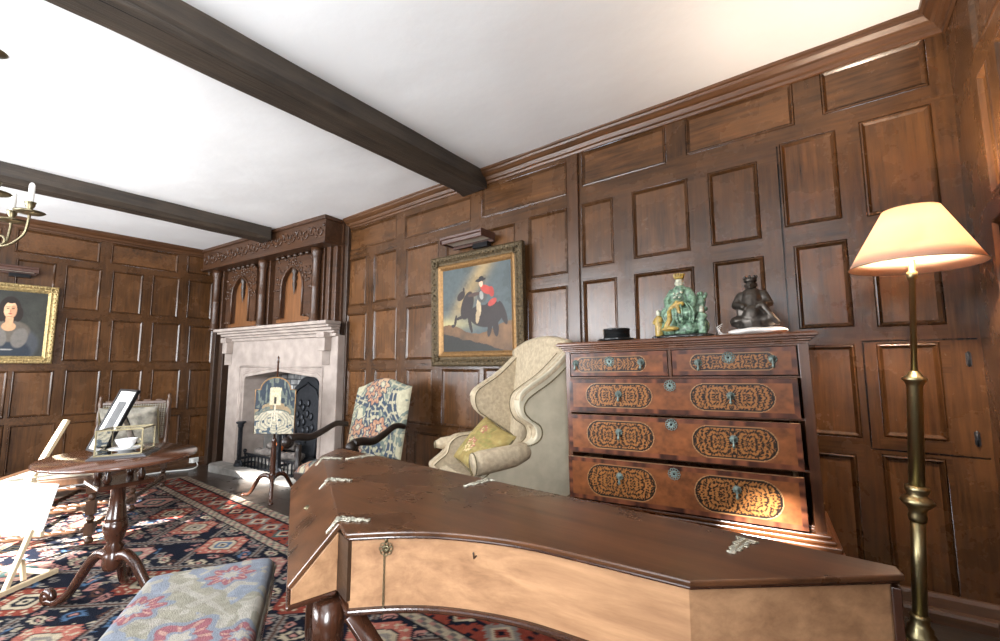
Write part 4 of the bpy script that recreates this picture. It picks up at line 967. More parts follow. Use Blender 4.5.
# yellow cushion
W3=lambda x,y,z:WO+(Matrix.Rotation(-SL,3,'Y')@Matrix.Rotation(wr,3,'Z'))@Vector((x,y,z))
t=thing('yellow_cushion','square yellow floral cushion leaning inside the cream wing armchair','cushion',W3(.08,.15,.63),rot=(Matrix.Rotation(-SL,3,'Y')@Matrix.Rotation(wr+math.radians(26),3,'Z')@Matrix.Rotation(math.radians(52),3,'X')@Matrix.Rotation(math.radians(-22),3,'Z')))
pm=pillow(.30,.29,.11,None,44,lambda U,V:yellowpat(U*.34,V*.32,.34,.32));pm.build('cushion_cover',M['tapestry'],t)
m=MB();m.tube([(.147*np.sign(math.cos(a))*abs(math.cos(a))**.25,.142*np.sign(math.sin(a))*abs(math.sin(a))**.25,0) for a in np.linspace(0.01,2*PI+.01,41)[:-1]],.005,6,closed=True);m.build('cord',M['braid'],t)

# ------------------------------------------------------------------ tapestry armchair
TO=Vector((-2.815,2.06,0));TO.z=fl(TO.x)-.0;tr=math.radians(7)
tc=thing('tapestry_armchair','open armchair with crewelwork tapestry back and dark carved arms below the equestrian painting','armchair',TO,tr)
bw,bh=.59,.575
def crest(u): return .045*np.sin(PI*u)**1.5+.012*np.cos(2*PI*(u-.5))
def tb(sg):
    def g(u,v):
        e=np.clip((1-np.abs(2*u-1)**8)*(1-np.abs(2*v-1)**8),0,1)**.4
        x=-bw/2+bw*u;z=.42+(bh-.03+crest(u))*v
        y=.02+.13*v-sg*.035*e
        return x,y,z
    return g
m=MB();m.sheet(tb(1),110,100,None,True,lambda U,V:crewel(U*bw,V*bh,bw,bh));k=len(m.f)
m.sheet(tb(-1),24,24,None,True,lambda U,V:np.ones(U.shape+(3,))*lin((150,130,100)));m.f[k:]=[t[::-1] for t in m.f[k:]]
m.build('backrest',M['tapestry'],tc)
def seatf(u,v):
    e=np.clip((1-np.abs(2*u-1)**6)*(1-np.abs(2*v-1)**6),0,1)**.5
    return -.29+.58*u,-.44+.46*v,.37+.09*e
m=MB();m.sheet(seatf,70,60,None,True,lambda U,V:crewel(U*.66+.3,V*.56+.2,.66,.56));m.build('seat',M['tapestry'],tc)
m=MB();m.box(-.29,.29,-.44,.02,.33,.385);m.build('seat_rail',M['black_wood'],tc,bevel=.008)
for s in(-1,1):
    m=MB()
    P=smooth_curve([(s*.31,.04,.66),(s*.318,-.06,.675),(s*.325,-.18,.63),(s*.33,-.28,.60),(s*.335,-.38,.615),(s*.335,-.45,.61)],5)
    n=len(P);m.tube(P,[.020+.010*(i/n) for i in range(n)],12)
    m.ball((s*.335,-.47,.59),(.034,.036,.036),14);m.tube([(s*.335,-.455+.03*math.cos(t),.585+.03*math.sin(t)) for t in np.linspace(0,2*PI,12)[:-1]],.015,8,closed=True)
    o=m.build('arm',M['black_wood'],tc)
    m=MB();m.lathe([(.03,.37),(.022,.40),(.028,.43),(.018,.45),(.026,.49),(.018,.52),(.024,.56)],(s*.30,-.40,0),14);m.build('arm_post',M['black_wood'],o)
    for y in (-.40,.0):
        m=MB();m.lathe([(.022,.0),(.03,.02),(.02,.04),(.026,.07),(.018,.10),(.03,.14),(.03,.19),(.018,.21),(.027,.26),(.03,.30),(.03,.34)],(s*.265,y,0.004),14);m.build('leg',M['black_wood'],tc)
m=MB();m.box(-.26,.26,-.415,-.385,.13,.19);m.box(-.26,.26,-.02,.01,.13,.17);m.box(-.277,-.253,-.40,0,.14,.17);m.box(.253,.277,-.40,0,.14,.17);m.build('stretcher',M['black_wood'],tc,bevel=.006)

# ------------------------------------------------------------------ pole fire screen
FO=Vector((-4.03,1.90,0));FO.z=fl(FO.x)
fs=thing('pole_fire_screen','mahogany pole fire screen with arched embroidered banner in front of the fireplace','fire screen',FO,math.radians(36),.0)
m=MB();m.lathe([(.02,.15),(.034,.17),(.030,.20),(.022,.22),(.027,.24),(.022,.26),(.026,.33),(.023,.42),(.016,.47),(.024,.49),(.016,.51),(.012,.52)],(0,0,0),18);m.lathe([(.010,.5),(.0075,1.19),(.012,1.20),(.008,1.22),(.011,1.24),(0,1.26)],(0,0,0),12);m.lathe([(.0,.13),(.02,.14),(.025,.16)],(0,0,0),14);m.build('pole',M['redwood'],fs)
for a in (176,-62,60):
    a=math.radians(a-0);c,s_=math.cos(a),math.sin(a)
    P=smooth_curve([(0.01,.17),(.06,.19),(.12,.17),(.17,.09),(.21,.03),(.26,.018)],4)
    m=MB();m.tube([(p.x*c,p.x*s_,p.y) for p in P],[.022-.010*i/len(P) for i in range(len(P))],10);m.ball((.265*c,.265*s_,.018),(.022,.022,.014),10);m.build('leg',M['redwood'],fs)
bw2,zb2,zs2,zt2=.37,.555,.95,1.055
def castle(U,V):
    x=(U-.5)*bw2;y=V*.52
    n=fbm(x*90,y*90,4,3)[...,None];n1=fbm(x*30,y*24,8,3)
    c=np.where((V>.42)[...,None],lin((112,124,116)),lin((206,196,168)))
    c=np.where(((vn(x*60,y*22,3)>.5)&(V>.5))[...,None],lin((48,66,84)),c)
    c=np.where(((V>.44)&(V<.56)&(n1>.45))[...,None],lin((176,146,106)),c)
    r=np.hypot(x*1.0,(y-.12)*1.4)
    c=np.where(((np.sin(r*190+5*n1)>.55)&(V<.42))[...,None],lin((150,152,142)),c)
    c=np.where(((vn(x*40+9,y*40,6)>.66)&(V<.3))[...,None],lin((70,92,110)),c)
    c=np.where(((np.abs(x)<.05)&(y>.27)&(y<.43))[...,None],lin((224,214,176)),c)
    c=np.where(((np.abs(x)<.058)&(y>.41)&(y<.435)&(np.sin(x*260)>0))[...,None],lin((224,214,176)),c)
    c=np.where(((np.abs(x)<.010)&(y>.28)&(y<.34))[...,None],lin((60,46,40)),c)
    c=np.where((((np.abs(x)<.008)&(y>.12)&(y<.27))|((np.abs(y-.205)<.010)&(np.abs(x)<.07))|((np.abs(np.abs(x)-.035+.1*(y-.05))<.006)&(y<.2)&(y>.06)))[...,None],lin((226,214,190)),c)
    g=c.mean(-1,keepdims=True);c=c*.55+g*.3*lin((230,218,190));return np.clip(c*(.5+.6*n),0,1)
def ban(u,v):
    top=zs2+(zt2-zs2)*np.where(np.abs(2*u-1)<.74,np.sqrt(np.clip(1-((2*u-1)/.74)**2,0,1)),0)
    return (u-.5)*bw2,-.018+0*u,zb2+(top-zb2)*v
m=MB();m.sheet(ban,120,150,None,False,castle);bn=m.build('banner',M['embroid'],fs)
m=MB()
out=[(-bw2/2,zb2),(bw2/2,zb2)]+[(bw2/2,zs2)]+[(.37*bw2*math.cos(t),zs2+.11*math.sin(t)) for t in np.linspace(0,PI,17)]+[(-bw2/2,zs2)]
m.prism(out,-.014,-.004,swap());m.tube([(x,-.016,z) for x,z in out],.006,6,closed=True);m.build('banner_frame',M['gilt_lip'],bn)

# ------------------------------------------------------------------ tripod table
TBO=Vector((-2.665,.56,fl(-2.665)+.010))
tt=thing('tripod_table','oval mahogany tripod table on scrolled feet holding a picture and a cup','table',TBO,0)
m=MB();ta=math.radians(172);Tt=Matrix.Rotation(ta,4,'Z')
m.lathe([(.96,.0),(1.0,.006),(1.0,.012),(.985,.018),(0,.018)],(0,0,0),64,T=Matrix.Translation((-.01,.0,.672))@Tt@Matrix.Diagonal((.425,.295,1,1)));m.build('tabletop',M['tabletop'],tt)
m=MB();m.box(-.14,.14,-.10,.10,.56,.578);m.box(-.10,.10,-.07,.07,.655,.674)
for x in(-.09,.09):
    for y in(-.06,.06): m.lathe([(.012,.578),(.018,.60),(.010,.62),(.016,.655)],(x,y,0),10)
m.build('birdcage',M['redwood'],tt,bevel=.004)
m=MB();m.lathe([(.02,.175),(.036,.185),(.040,.21),(.040,.25),(.030,.262),(.040,.28),(.026,.295),(.036,.32),(.046,.36),(.045,.39),(.038,.395),(.043,.400),(.038,.41),(.029,.48),(.027,.545),(.04,.555),(.04,.562)],(0,0,0),26);m.build('column',M['redwood'],tt)
for a in (208,28,158):
    a=math.radians(a);c,s_=math.cos(a),math.sin(a)
    P=smooth_curve([(.02,.235),(.07,.245),(.125,.205),(.18,.13),(.24,.055),(.30,.022),(.35,.028)],5)
    n=len(P);m=MB();m.tube([(p.x*c,p.x*s_,p.y) for p in P],[.025-.010*i/n for i in range(n)],12)
    m.tube([((.345+.022*math.cos(t))*c,(.345+.022*math.cos(t))*s_,.045+.022*math.sin(t)) for t in np.linspace(-PI/2,PI*1.1,14)],[.018]*14,10);m.ball((.35*c,.35*s_,.045),(.02,.02,.02),10)
    m.build('leg',M['redwood'],tt)
TT=lambda x,y,dz=0:Vector((x,y,0)) 
def ztop(x,y): return TBO.z+.690+.0389*(x-TBO.x)
# framed photograph leaning back on its strut
q=Matrix.Rotation(math.radians(7.2),3,'Z')@Matrix.Rotation(math.radians(-21.7),3,'X')
P0=Vector((-2.988,.483,ztop(-2.988,.483)+.008))
t=thing('framed_photograph','black framed photograph with wide white mount propped up on the tripod table','photograph',P0,rot=q)
w,h=.212,.322
m=MB()
for a in ((0,w,0,.012),(0,w,h-.012,h),(0,.012,0,h),(w-.012,w,0,h)): m.box(a[0],a[1],-.004,.012,a[2],a[3])
m.build('frame',M['black'],t,bevel=.001)
m=MB();m.box(.008,w-.008,.002,.010,.008,h-.008);m.build('mount',M['paper'],t)
m=MB();m.box(.060,w-.060,.0,.003,.075,h-.065);m.build('picture',M['photo'],t)
m=MB();m.box(w/2-.03,w/2+.03,.0,.006,.0,.22,Matrix.Translation((0,.014,.0))@Matrix.Rotation(math.radians(0),4,'X'))
Tq=Matrix.Translation((w/2,.012,.22))@Matrix.Rotation(math.radians(40),4,'X')
m=MB();m.add([(-.02,0,0),(.02,0,0),(.05,0,-.235),(-.05,0,-.235),(-.02,.004,0),(.02,.004,0),(.05,.004,-.235),(-.05,.004,-.235)],[(0,1,2,3),(7,6,5,4),(0,4,5,1),(1,5,6,2),(2,6,7,3),(3,7,4,0)],Tq);m.build('strut',M['black'],t)
# glazed display case with cup and saucer
ct=Vector((-2.640,.565,ztop(-2.64,.565)+.001));cr=math.radians(63)
t=thing('glass_display_case','small glass display case on a grey plinth on the tripod table','display case',ct,cr)
m=MB();m.box(-.105,.105,-.12,.12,0,.008);m.box(-.098,.098,-.113,.113,.008,.014);m.build('plinth',M['grey_base'],t,bevel=.002)
m=MB();X,Y,H=.082,.098,.125
for x in(-X,X):
    for y in(-Y,Y): m.box(x-.003,x+.003,y-.003,y+.003,.014,H)
for z in (.017,H):
    for y in(-Y,Y): m.box(-X,X,y-.003,y+.003,z-.003,z+.003)
    for x in(-X,X): m.box(x-.003,x+.003,-Y,Y,z-.003,z+.003)
m.build('frame',M['brass_dull'],t)
m=MB();m.box(-X+.002,X-.002,-Y+.002,Y-.002,.0185,H-.004);g=m.build('glass_pane',M['glass'],t)
CZ=.019
def Tc(x,y,z): return ct+(Matrix.Rotation(-SL,3,'Y')@Matrix.Rotation(cr,3,'Z'))@Vector((x,y,z))
t=thing('saucer','white china saucer inside the glass case','saucer',Tc(0,0,CZ),cr)
m=MB();m.lathe([(.028,0),(.030,.003),(.055,.009),(.068,.016),(.067,.018),(.05,.012),(.025,.006),(0,.006)],(0,0,0),36);m.build('dish',M['china'],t)
m=MB();m.tube([(.0675*math.cos(a),.0675*math.sin(a),.0175) for a in np.linspace(0,2*PI,49)[:-1]],.0012,5,closed=True);m.build('gilt_rim',M['brass'],t)
t=thing('teacup','white gilt china teacup standing on its saucer in the glass case','cup',Tc(0,0,CZ+.008),cr)
m=MB();m.lathe([(.018,0),(.019,.006),(.026,.014),(.036,.030),(.042,.048),(.040,.048),(.034,.030),(.024,.014),(0,.012)],(0,0,0),30);m.build('bowl',M['china'],t)
m=MB();m.tube([(.036+.0,0,.042),(.052,0,.042),(.058,0,.030),(.050,0,.020),(.032,0,.018)],.003,8);m.build('handle',M['brass'],t)

# ------------------------------------------------------------------ caned day bed
DO=Vector((-3.93,.69,fl(-3.93)+.010));dr=math.atan2(.46,-.88)
db=thing('caned_daybed','long caned walnut daybed with turned legs and twisted stretchers behind the table','daybed',DO,dr,False,rot=Matrix.Rotation(-.0389,3,'Y')@Matrix.Rotation(dr,3,'Z'))
LX=(0,.80,1.68);WY=.55
for x in LX:
    for y in (0,WY):
        m=MB();m.lathe([(.018,0),(.026,.018),(.014,.04)],(x,y,0),12);m.box(x-.024,x+.024,y-.024,y+.024,.05,.13)
        m.lathe([(.012,.13),(.024,.15),(.012,.175)],(x,y,0),12);m.box(x-.024,x+.024,y-.024,y+.024,.18,.27);m.lathe([(.012,.27),(.024,.29),(.014,.315)],(x,y,0),12);m.box(x-.026,x+.026,y-.026,y+.026,.32,.40)
        m.build('leg',M['chairwood'],db,bevel=.003)
def twist(m,a,b,r=.011):
    a=Vector(a);b=Vector(b);d=(b-a);L=d.length;n=int(L/.012);u=d.normalized();p=Vector((0,0,1));q=u.cross(p)
    for ph in (0,PI):
        m.tube([a+d*i/n+(p*math.cos(i*.55+ph)+q*math.sin(i*.55+ph))*r*.75 for i in range(n+1)],r,7)
for z in (.09,.225):
    for x in (0,.80,1.68):
        m=MB();twist(m,(x,.02,z),(x,WY-.02,z));m.build('twisted_stretcher',M['chairwood'],db)
for y in (0,WY):
    for a,b in ((0,.8),(.8,1.68)):
        m=MB();twist(m,(a+.02,y,.09),(b-.02,y,.09));m.build('twisted_stretcher',M['chairwood'],db)
m=MB();m.box(-.03,1.71,-.03,.03,.385,.43);m.box(-.03,1.71,WY-.03,WY+.03,.385,.43);m.box(-.03,.03,0,WY,.385,.43);m.box(1.65,1.71,0,WY,.385,.43);m.build('seat_frame',M['chairwood'],db,bevel=.006)
for a,b in ((0,.8),(.8,1.68)):
    m=MB();P=[(a+.02+(b-a-.04)*t_,0,.30+.09*math.sin(PI*t_)**.6) for t_ in np.linspace(0,1,13)];m.tube(P,[.024]*13,8,flat=.5);m.build('arched_apron',M['chairwood'],db)
m=MB();m.sheet(lambda u,v:(.02+1.64*u,.02+(WY-.04)*v,.428-.012*np.sin(PI*u)*np.sin(PI*v)),30,12);m.build('cane_seat',M['cane'],db)
for y in (0,WY):
    m=MB();pr=[(.02,.42),(.024,.45),(.014,.48),(.022,.52),(.022,.60),(.013,.63),(.022,.67),(.022,.76),(.014,.80),(.022,.83),(.02,.87),(.010,.885),(.018,.905),(.008,.925),(0,.93)]
    m.lathe(pr,(0,0,0),12,T=Matrix.Translation((1.68,y,0))@Matrix(((1,0,.12,-.05),(0,1,0,0),(0,0,1,0),(0,0,0,1))));m.build('back_post',M['chairwood'],db)
m=MB();Tb=Matrix(((1,0,.12,-.05+1.68),(0,1,0,0),(0,0,1,0),(0,0,0,1)))
m.box(-.012,.012,.02,WY-.02,.83,.86,Tb);m.box(-.012,.012,.02,WY-.02,.48,.51,Tb)
for k in range(5): m.ball(Tb@Vector((0,.08+k*.1,.865)),(.014,.04,.012),8)
m.build('back_rail',M['chairwood'],db,bevel=.004)
m=MB()
for k in range(26): m.box(-.002,.002,.03+k*.0196,.036+k*.0196,.51,.83,Tb)
for k in range(17): m.box(-.003,.001,.02,WY-.02,.515+k*.0188,.521+k*.0188,Tb)
m.build('cane_back',M['cane'],db)
D3=lambda x,y,z:DO+(Matrix.Rotation(-.0389,3,'Y')@Matrix.Rotation(dr,3,'Z'))@Vector((x,y,z))
t=thing('velvet_cushion','crushed grey velvet cushion leaning against the caned back of the daybed','cushion',D3(1.59,.27,.625),rot=Matrix.Rotation(-.0389,3,'Y')@Matrix.Rotation(dr,3,'Z')@Matrix.Rotation(math.radians(72),3,'Y')@Matrix.Rotation(0,3,'Z'))
pm=pillow(.40,.46,.15,None,30);pm.build('cushion_cover',M['velvet'],t)
m=MB();m.tube([(.197*np.sign(math.cos(a))*abs(math.cos(a))**.25,.227*np.sign(math.sin(a))*abs(math.sin(a))**.25,0) for a in np.linspace(0.01,2*PI+.01,41)[:-1]],.006,6,closed=True);m.build('cord',M['braid'],t)

# ------------------------------------------------------------------ needlework stool
SA=Vector((-1.735,.455));SB=Vector((-1.505,.715));sl=Vector((.886,-.463))
ym=Vector((.50,.866)).normalized();xm=Vector((ym.y,-ym.x))
STO=Vector((SA.x,SA.y,fl(-1.6)+.010));sr=math.atan2(xm.y,xm.x)
st=thing('needlework_stool','long low stool covered in faded floral needlework in the foreground','stool',STO,sr,.02)
sL,sW=.86,.355
def stp(u,v):
    e=np.clip((1-np.abs(2*u-1)**40)*(1-np.abs(2*v-1)**16),0,1)**.4
    x=sL*u;y=sW*v
    return x+.012*(2*u-1)*-1*(1-e),y,.368+.05*e
m=MB();m.sheet(stp,260,110,None,True,lambda U,V:stoolpat(U*sL,V*sW,sL,sW));m.build('seat',M['tapestry'],st)
m=MB();m.box(.0,sL,.0,sW,.31,.373);m.build('seat_rail',M['redwood'],st,bevel=.006)
m=MB();m.tube([(x,y,.375) for x,y in ((0,0),(sL,0),(sL,sW),(0,sW))],.005,6,closed=True);m.build('braid',M['velvet'],st)
for x in(.05,sL-.05):
    for y in(.045,sW-.045): 
        m=MB();turned(m,x,y,0,.315,.02,14);m.build('leg',M['redwood'],st)

# ------------------------------------------------------------------ sign on a small easel
EO=Vector((-3.5,.35,fl(-3.5)+.010))
def E(x,y,z): return (x-EO.x,y-EO.y,z+ZC-EO.z)
es=thing('wooden_easel','small pale wooden easel standing on the rug at the left','easel',EO,0,False)
def bar(m,a,b,w,t,upv=(0,0,1)):
    a=Vector(a);b=Vector(b);d=(b-a);L=d.length;z=d.normalized();x=Vector((.866,.5,0));x=(x-z*x.dot(z)).normalized();y=z.cross(x)
    T=Matrix(((x.x,y.x,z.x,a.x),(x.y,y.y,z.y,a.y),(x.z,y.z,z.z,a.z),(0,0,0,1)));m.box(-w/2,w/2,-t/2,t/2,0,L,T)
m=MB();bar(m,E(-3.765,.20,-1.14),E(-4.0,.541,-.358),.036,.022);m.build('mast',M['pine'],es,bevel=.002)
m=MB();bar(m,E(-3.475,.375,-.885),E(-3.335,.288,-1.125),.024,.018);m.build('front_leg',M['pine'],es,bevel=.002)
m=MB();bar(m,E(-3.86,.39,-.75),E(-3.86,.39,-.67),.055,.03);m.build('clamp_block',M['pine'],es,bevel=.002)
m=MB();m.ball(E(-3.835,.38,-.70),(.008,.008,.008),8);m.build('screw',M['brass_dull'],es)
for a,b in (((-3.30,.25,-1.125),(-3.47,.49,-1.13)),((-3.85,.29,-1.15),(-3.44,.46,-1.12))):
    m=MB();bar(m,E(*a),E(*b),.02,.026);m.build('floor_rail',M['pine'],es,bevel=.002)
m=MB();bar(m,E(-3.42,.36,-1.12),E(-3.45,.35,-1.02),.018,.018);m.build('strut',M['pine'],es,bevel=.002)
e1=Vector((-.867,-.498,0));TR=Vector((-3.559,.481,-.68));BR=Vector((-3.530,.430,-.919))
m=MB();bar(m,E(*(BR+Vector((.0,-.004,-.012)))),E(*(BR+e1*.46+Vector((.0,-.004,-.012)))),.02,.03);m.build('tray',M['pine'],es,bevel=.002)
t=thing('information_board','large white printed board resting on the small wooden easel','board',E(*BR) and Vector((BR.x,BR.y,BR.z+ZC)),0,False)
dv=TR-BR;nn=e1.cross(dv).normalized()
if nn.x<0: nn=-nn
def Bp(a,b,d): return tuple(e1*a+dv*b+nn*d)
m=MB();v=[Bp(a,b,d) for d in (.004,.009) for b in (0,1) for a in (0,.43)];m.add(v,[(0,2,3,1),(4,5,7,6),(0,1,5,4),(2,6,7,3),(0,4,6,2),(1,3,7,5)]);pb=m.build('board_face',M['paper'],t)
m=MB()
for k in range(11):
    b=.80-k*.055;L=.30-.05*((k*7)%3);v=[Bp(.08,b,.0095),Bp(.08+L,b,.0095),Bp(.08+L,b+.012,.0095),Bp(.08,b+.012,.0095)];m.add(v,[(0,1,2,3)])
M['print']=plain('grey_print',(206,206,208),.8);m.build('printed_lines',M['print'],pb)

# ------------------------------------------------------------------ rug
R0=Vector((-.55,1.592));Rd=(Vector((-5.80,1.785))-R0).normalized();Rn=Vector((Rd.y,-Rd.x));Rn=Rn if Rn.y<0 else -Rn
RL=5.26;RW=1.84
def rugcol(U,V):
    q=.0095
    u=np.floor(U*RL/q)*q;v=np.floor(V*RW/q)*q
    navy=lin((14,18,30));red=lin((120,54,42));sal=lin((150,88,76));cream=lin((164,152,130));blue=lin((66,90,116));teal=lin((64,86,84));pink=lin((156,112,104));br=lin((72,48,38));grey=lin((118,112,106))
    c=np.ones(u.shape+(3,))*navy
    def put(mask,col):
        nonlocal c;c=np.where(mask[...,None],col,c)
    # scattered small motifs in cells
    def motifs(scale,thr,cols,seed,uu,vv,region):
        i=np.floor(uu/scale);j=np.floor(vv/scale);a=uu/scale-i-.5;b=vv/scale-j-.5
        k=_h(i,j,seed);k2=_h(i,j,seed+3);sh=np.where(k2<.33,np.abs(a)+np.abs(b),np.where(k2<.66,np.maximum(np.abs(a),np.abs(b))*1.25,np.abs(a)*.6+np.abs(b)*1.5))
        on=(k<thr)&region
        for t,cc in enumerate(cols):
            put(on&(sh<.44+.06*np.sin(30*a)*np.sin(30*b))&(np.floor(k2*97)%len(cols)==t),cc)
        put(on&(sh<.24),navy);put(on&(sh<.13),cols[0])
    full=np.ones(u.shape,bool)
    bo=.335
    fld=(v>bo)&(v<RW-bo)&(u<RL-bo)
    motifs(.105,.72,[pink,grey,cream,blue,grey,br],3,u+.02*np.sin(v*40),v,fld)
    motifs(.052,.42,[grey,pink,cream],9,u,v,fld)
    # diagonal serrated leaves making a lattice
    P=.60
    for sgn in (1,-1):
        w=(u+sgn*v*1.15);ph=np.abs(((w/P)%1)-.5)*P
        ser=.022+.012*((np.floor((u-sgn*v)/.019)%2))
        put((ph<ser+.012)&fld,navy);put((ph<ser)&fld,grey);put((ph<.010)&fld,br)
    # large stepped medallions
    for k in range(-1,12):
        for j in range(0,3):
            mu=.33+k*P*.92+(.3*(j%2)); mv=bo+.16+j*.42
            a=np.abs(u-mu);b=np.abs(v-mv);d=np.maximum(np.maximum(a*.78,b*1.05),(a*.72+b*.85))
            t=(k*3+j*5)%4
            d2=d+.010*(np.floor((a+b)/.02)%2)
            main=[sal,pink,red,sal][t];inner=[cream,teal,cream,cream][t]
            put((d2<.165)&fld,navy);put((d2<.150)&fld,main);put((d<.085)&fld,navy);put((d<.078)&fld,inner);put((d<.052)&fld,[blue,main,navy,grey][t]);put((d<.030)&fld,cream);put((d<.014)&fld,navy)
            ring=(d>.095)&(d<.135)&((np.floor(np.arctan2(v-mv,u-mu)*4.0)%2)==0)&((np.floor(a/.02)+np.floor(b/.02))%2==0)
            put(ring&fld,cream)
    # borders
    def border(dist,along):
        inb=(dist<bo)
        put(inb,red*1.0)
        mo=(dist>.075)&(dist<.265)
        i=np.floor(along/.21);a=along/.21-i-.5;b=(dist-.17)/.19
        s=np.abs(a)+np.abs(b)*1.0;r2=_h(i,i*0+2,21)
        put(mo&(s<.46+.05*np.sin(a*40)),np.where((r2<.5)[...,None],grey,navy)) if False else None
        m1=mo&(s<.46+.05*np.sin(a*40));c_=np.where((r2<.45)[...,None],grey,np.where((r2<.75)[...,None],navy,teal))
        nonlocal c
        c=np.where(m1[...,None],c_,c)
        put(mo&(s<.30),cream);put(mo&(s<.2),red);put(mo&(s<.1),navy)
        put(inb&mo&(np.abs(np.abs(a)-.5)<.06)&((np.floor(dist/.02)%2)==0),navy)
        k=((np.floor(along/.03)+np.floor(dist/.02))%3)
        for lo,hi in ((.0,.07),(.270,.335)):
            z=(dist>=lo)&(dist<hi);put(z,cream*.8);put(z&(k==0),grey*.6);put(z&(k==1)&(((along/.06)%1)<.5),pink*.8)
        for e in (.072,.268,.335): put((np.abs(dist-e)<.006),navy*.6)
    border(v,u)
    vb=RW-v
    inb=(vb<bo);border(np.where(inb,vb,9.),u)
    ue=RL-u;border(np.where((ue<bo)&(v>ue)&(RW-v>ue),ue,9.),v)
    put((np.abs(RW-v-bo)<.010),sal)
    n=fbm(U*RL*40,V*RW*40,5,3)[...,None];n2=fbm(U*RL*3,V*RW*3,15,3)[...,None]
    return np.clip(c*(.62+.5*n+.25*n2),0,1)
def rugp(u,v):
    x=R0.x+Rd.x*RL*u+Rn.x*RW*v;y=R0.y+Rd.y*RL*u+Rn.y*RW*v
    return x,y,fl(x)+.009+.0015*np.sin(x*7)*np.sin(y*6)
m=MB();m.sheet(rugp,554,194,None,True,rugcol)
o=m.build('patterned_rug',M['rug']);tag(o,'large navy and red patterned wool rug covering the wooden floor','rug')
m=MB();P=[rugp(np.array(a),np.array(b)) for a,b in ((0,0),(1,0),(1,1),(0,1))];P=[Vector([float(t) for t in p]) for p in P]
for i in range(4):
    a=P[i];b=P[(i+1)%4];m.tube([a-Vector((0,0,.004)),b-Vector((0,0,.004))],.0045,6)
m.build('bound_edge',M['velvet'],o)

# ------------------------------------------------------------------ paintings
def framed(t,w,h,fw,mat,lip,place,canvascol,nu,nv,depth=.045):
    """place(x,z,d) local"""
    prof=[(0,0),(0,depth*.8),(fw*.12,depth),(fw*.3,depth*.96),(fw*.5,depth*.62),(fw*.62,depth*.6)]
    pr2=[(fw*.62,depth*.6),(fw*.72,depth*.75),(fw*.85,depth*.6),(fw,depth*.32),(fw,depth*.2)]
    par=None
    for nm,pr,mt in (('frame',prof,mat),('frame_lip',pr2,lip)):
        m=MB()
        for k in range(len(pr)-1):
            o1,d1=pr[k];o2,d2=pr[k+1]
            A=[(o1,o1),(w-o1,o1),(w-o1,h-o1),(o1,h-o1)];B=[(o2,o2),(w-o2,o2),(w-o2,h-o2),(o2,h-o2)]
            for q in range(4):
                r=(q+1)%4;m.add([place(*A[q],d1),place(*A[r],d1),place(*B[r],d2),place(*B[q],d2)],[(0,1,2,3)])
        if nm=='frame':
            rr=random.Random(3);per=2*(w+h);n=int(per/.022)
            for i in range(n):
                s=i/n*per;o_=fw*(.22+.12*(i%2))
                if s<w: p=(s,o_)
                elif s<w+h: p=(w-o_,s-w)
                elif s<2*w+h: p=(2*w+h-s,h-o_)
                else: p=(o_,per-s)
                p=(min(max(p[0],o_),w-o_),min(max(p[1],o_),h-o_))
                m.ball(place(p[0],p[1],depth*.95),(.008,.008,.008),6)
            for i in range(12):
                a=i*PI/6
                for c_ in ((fw*.5,fw*.5),(w-fw*.5,fw*.5),(w-fw*.5,h-fw*.5),(fw*.5,h-fw*.5)): m.ball(place(c_[0]+.022*math.cos(a),c_[1]+.022*math.sin(a),depth*.85),(.008,.008,.008),6)
        f=m.build(nm,mat if nm=='frame' else lip,t if nm=='frame' else par)
        if nm=='frame': par=f
    m=MB()
    def g(u,v):
        X=fw*.97+(w-2*fw*.97)*u;Z_=fw*.97+(h-2*fw*.97)*v
        a=place(0,0,depth*.3);b=place(1,0,depth*.3);c_=place(0,1,depth*.3)
        return tuple(a[i]+(b[i]-a[i])*X+(c_[i]-a[i])*Z_ for i in range(3))
    m.sheet(g,nu,nv,None,False,canvascol);m.build('canvas',M['paint'],t)
    m=MB()
    v=[place(x,z,0) for x,z in ((.01,.01),(w-.01,.01),(w-.01,h-.01),(.01,h-.01))];m.add(v,[(0,1,2,3)]);m.build('backing',M['oak_dark'],t)
def ell(U,V,cx,cy,rx,ry,a=0):
    dx=U-cx;dy=V-cy;c,s=math.cos(a),math.sin(a);x=dx*c+dy*s;y=-dx*s+dy*c
    return (x/rx)**2+(y/ry)**2
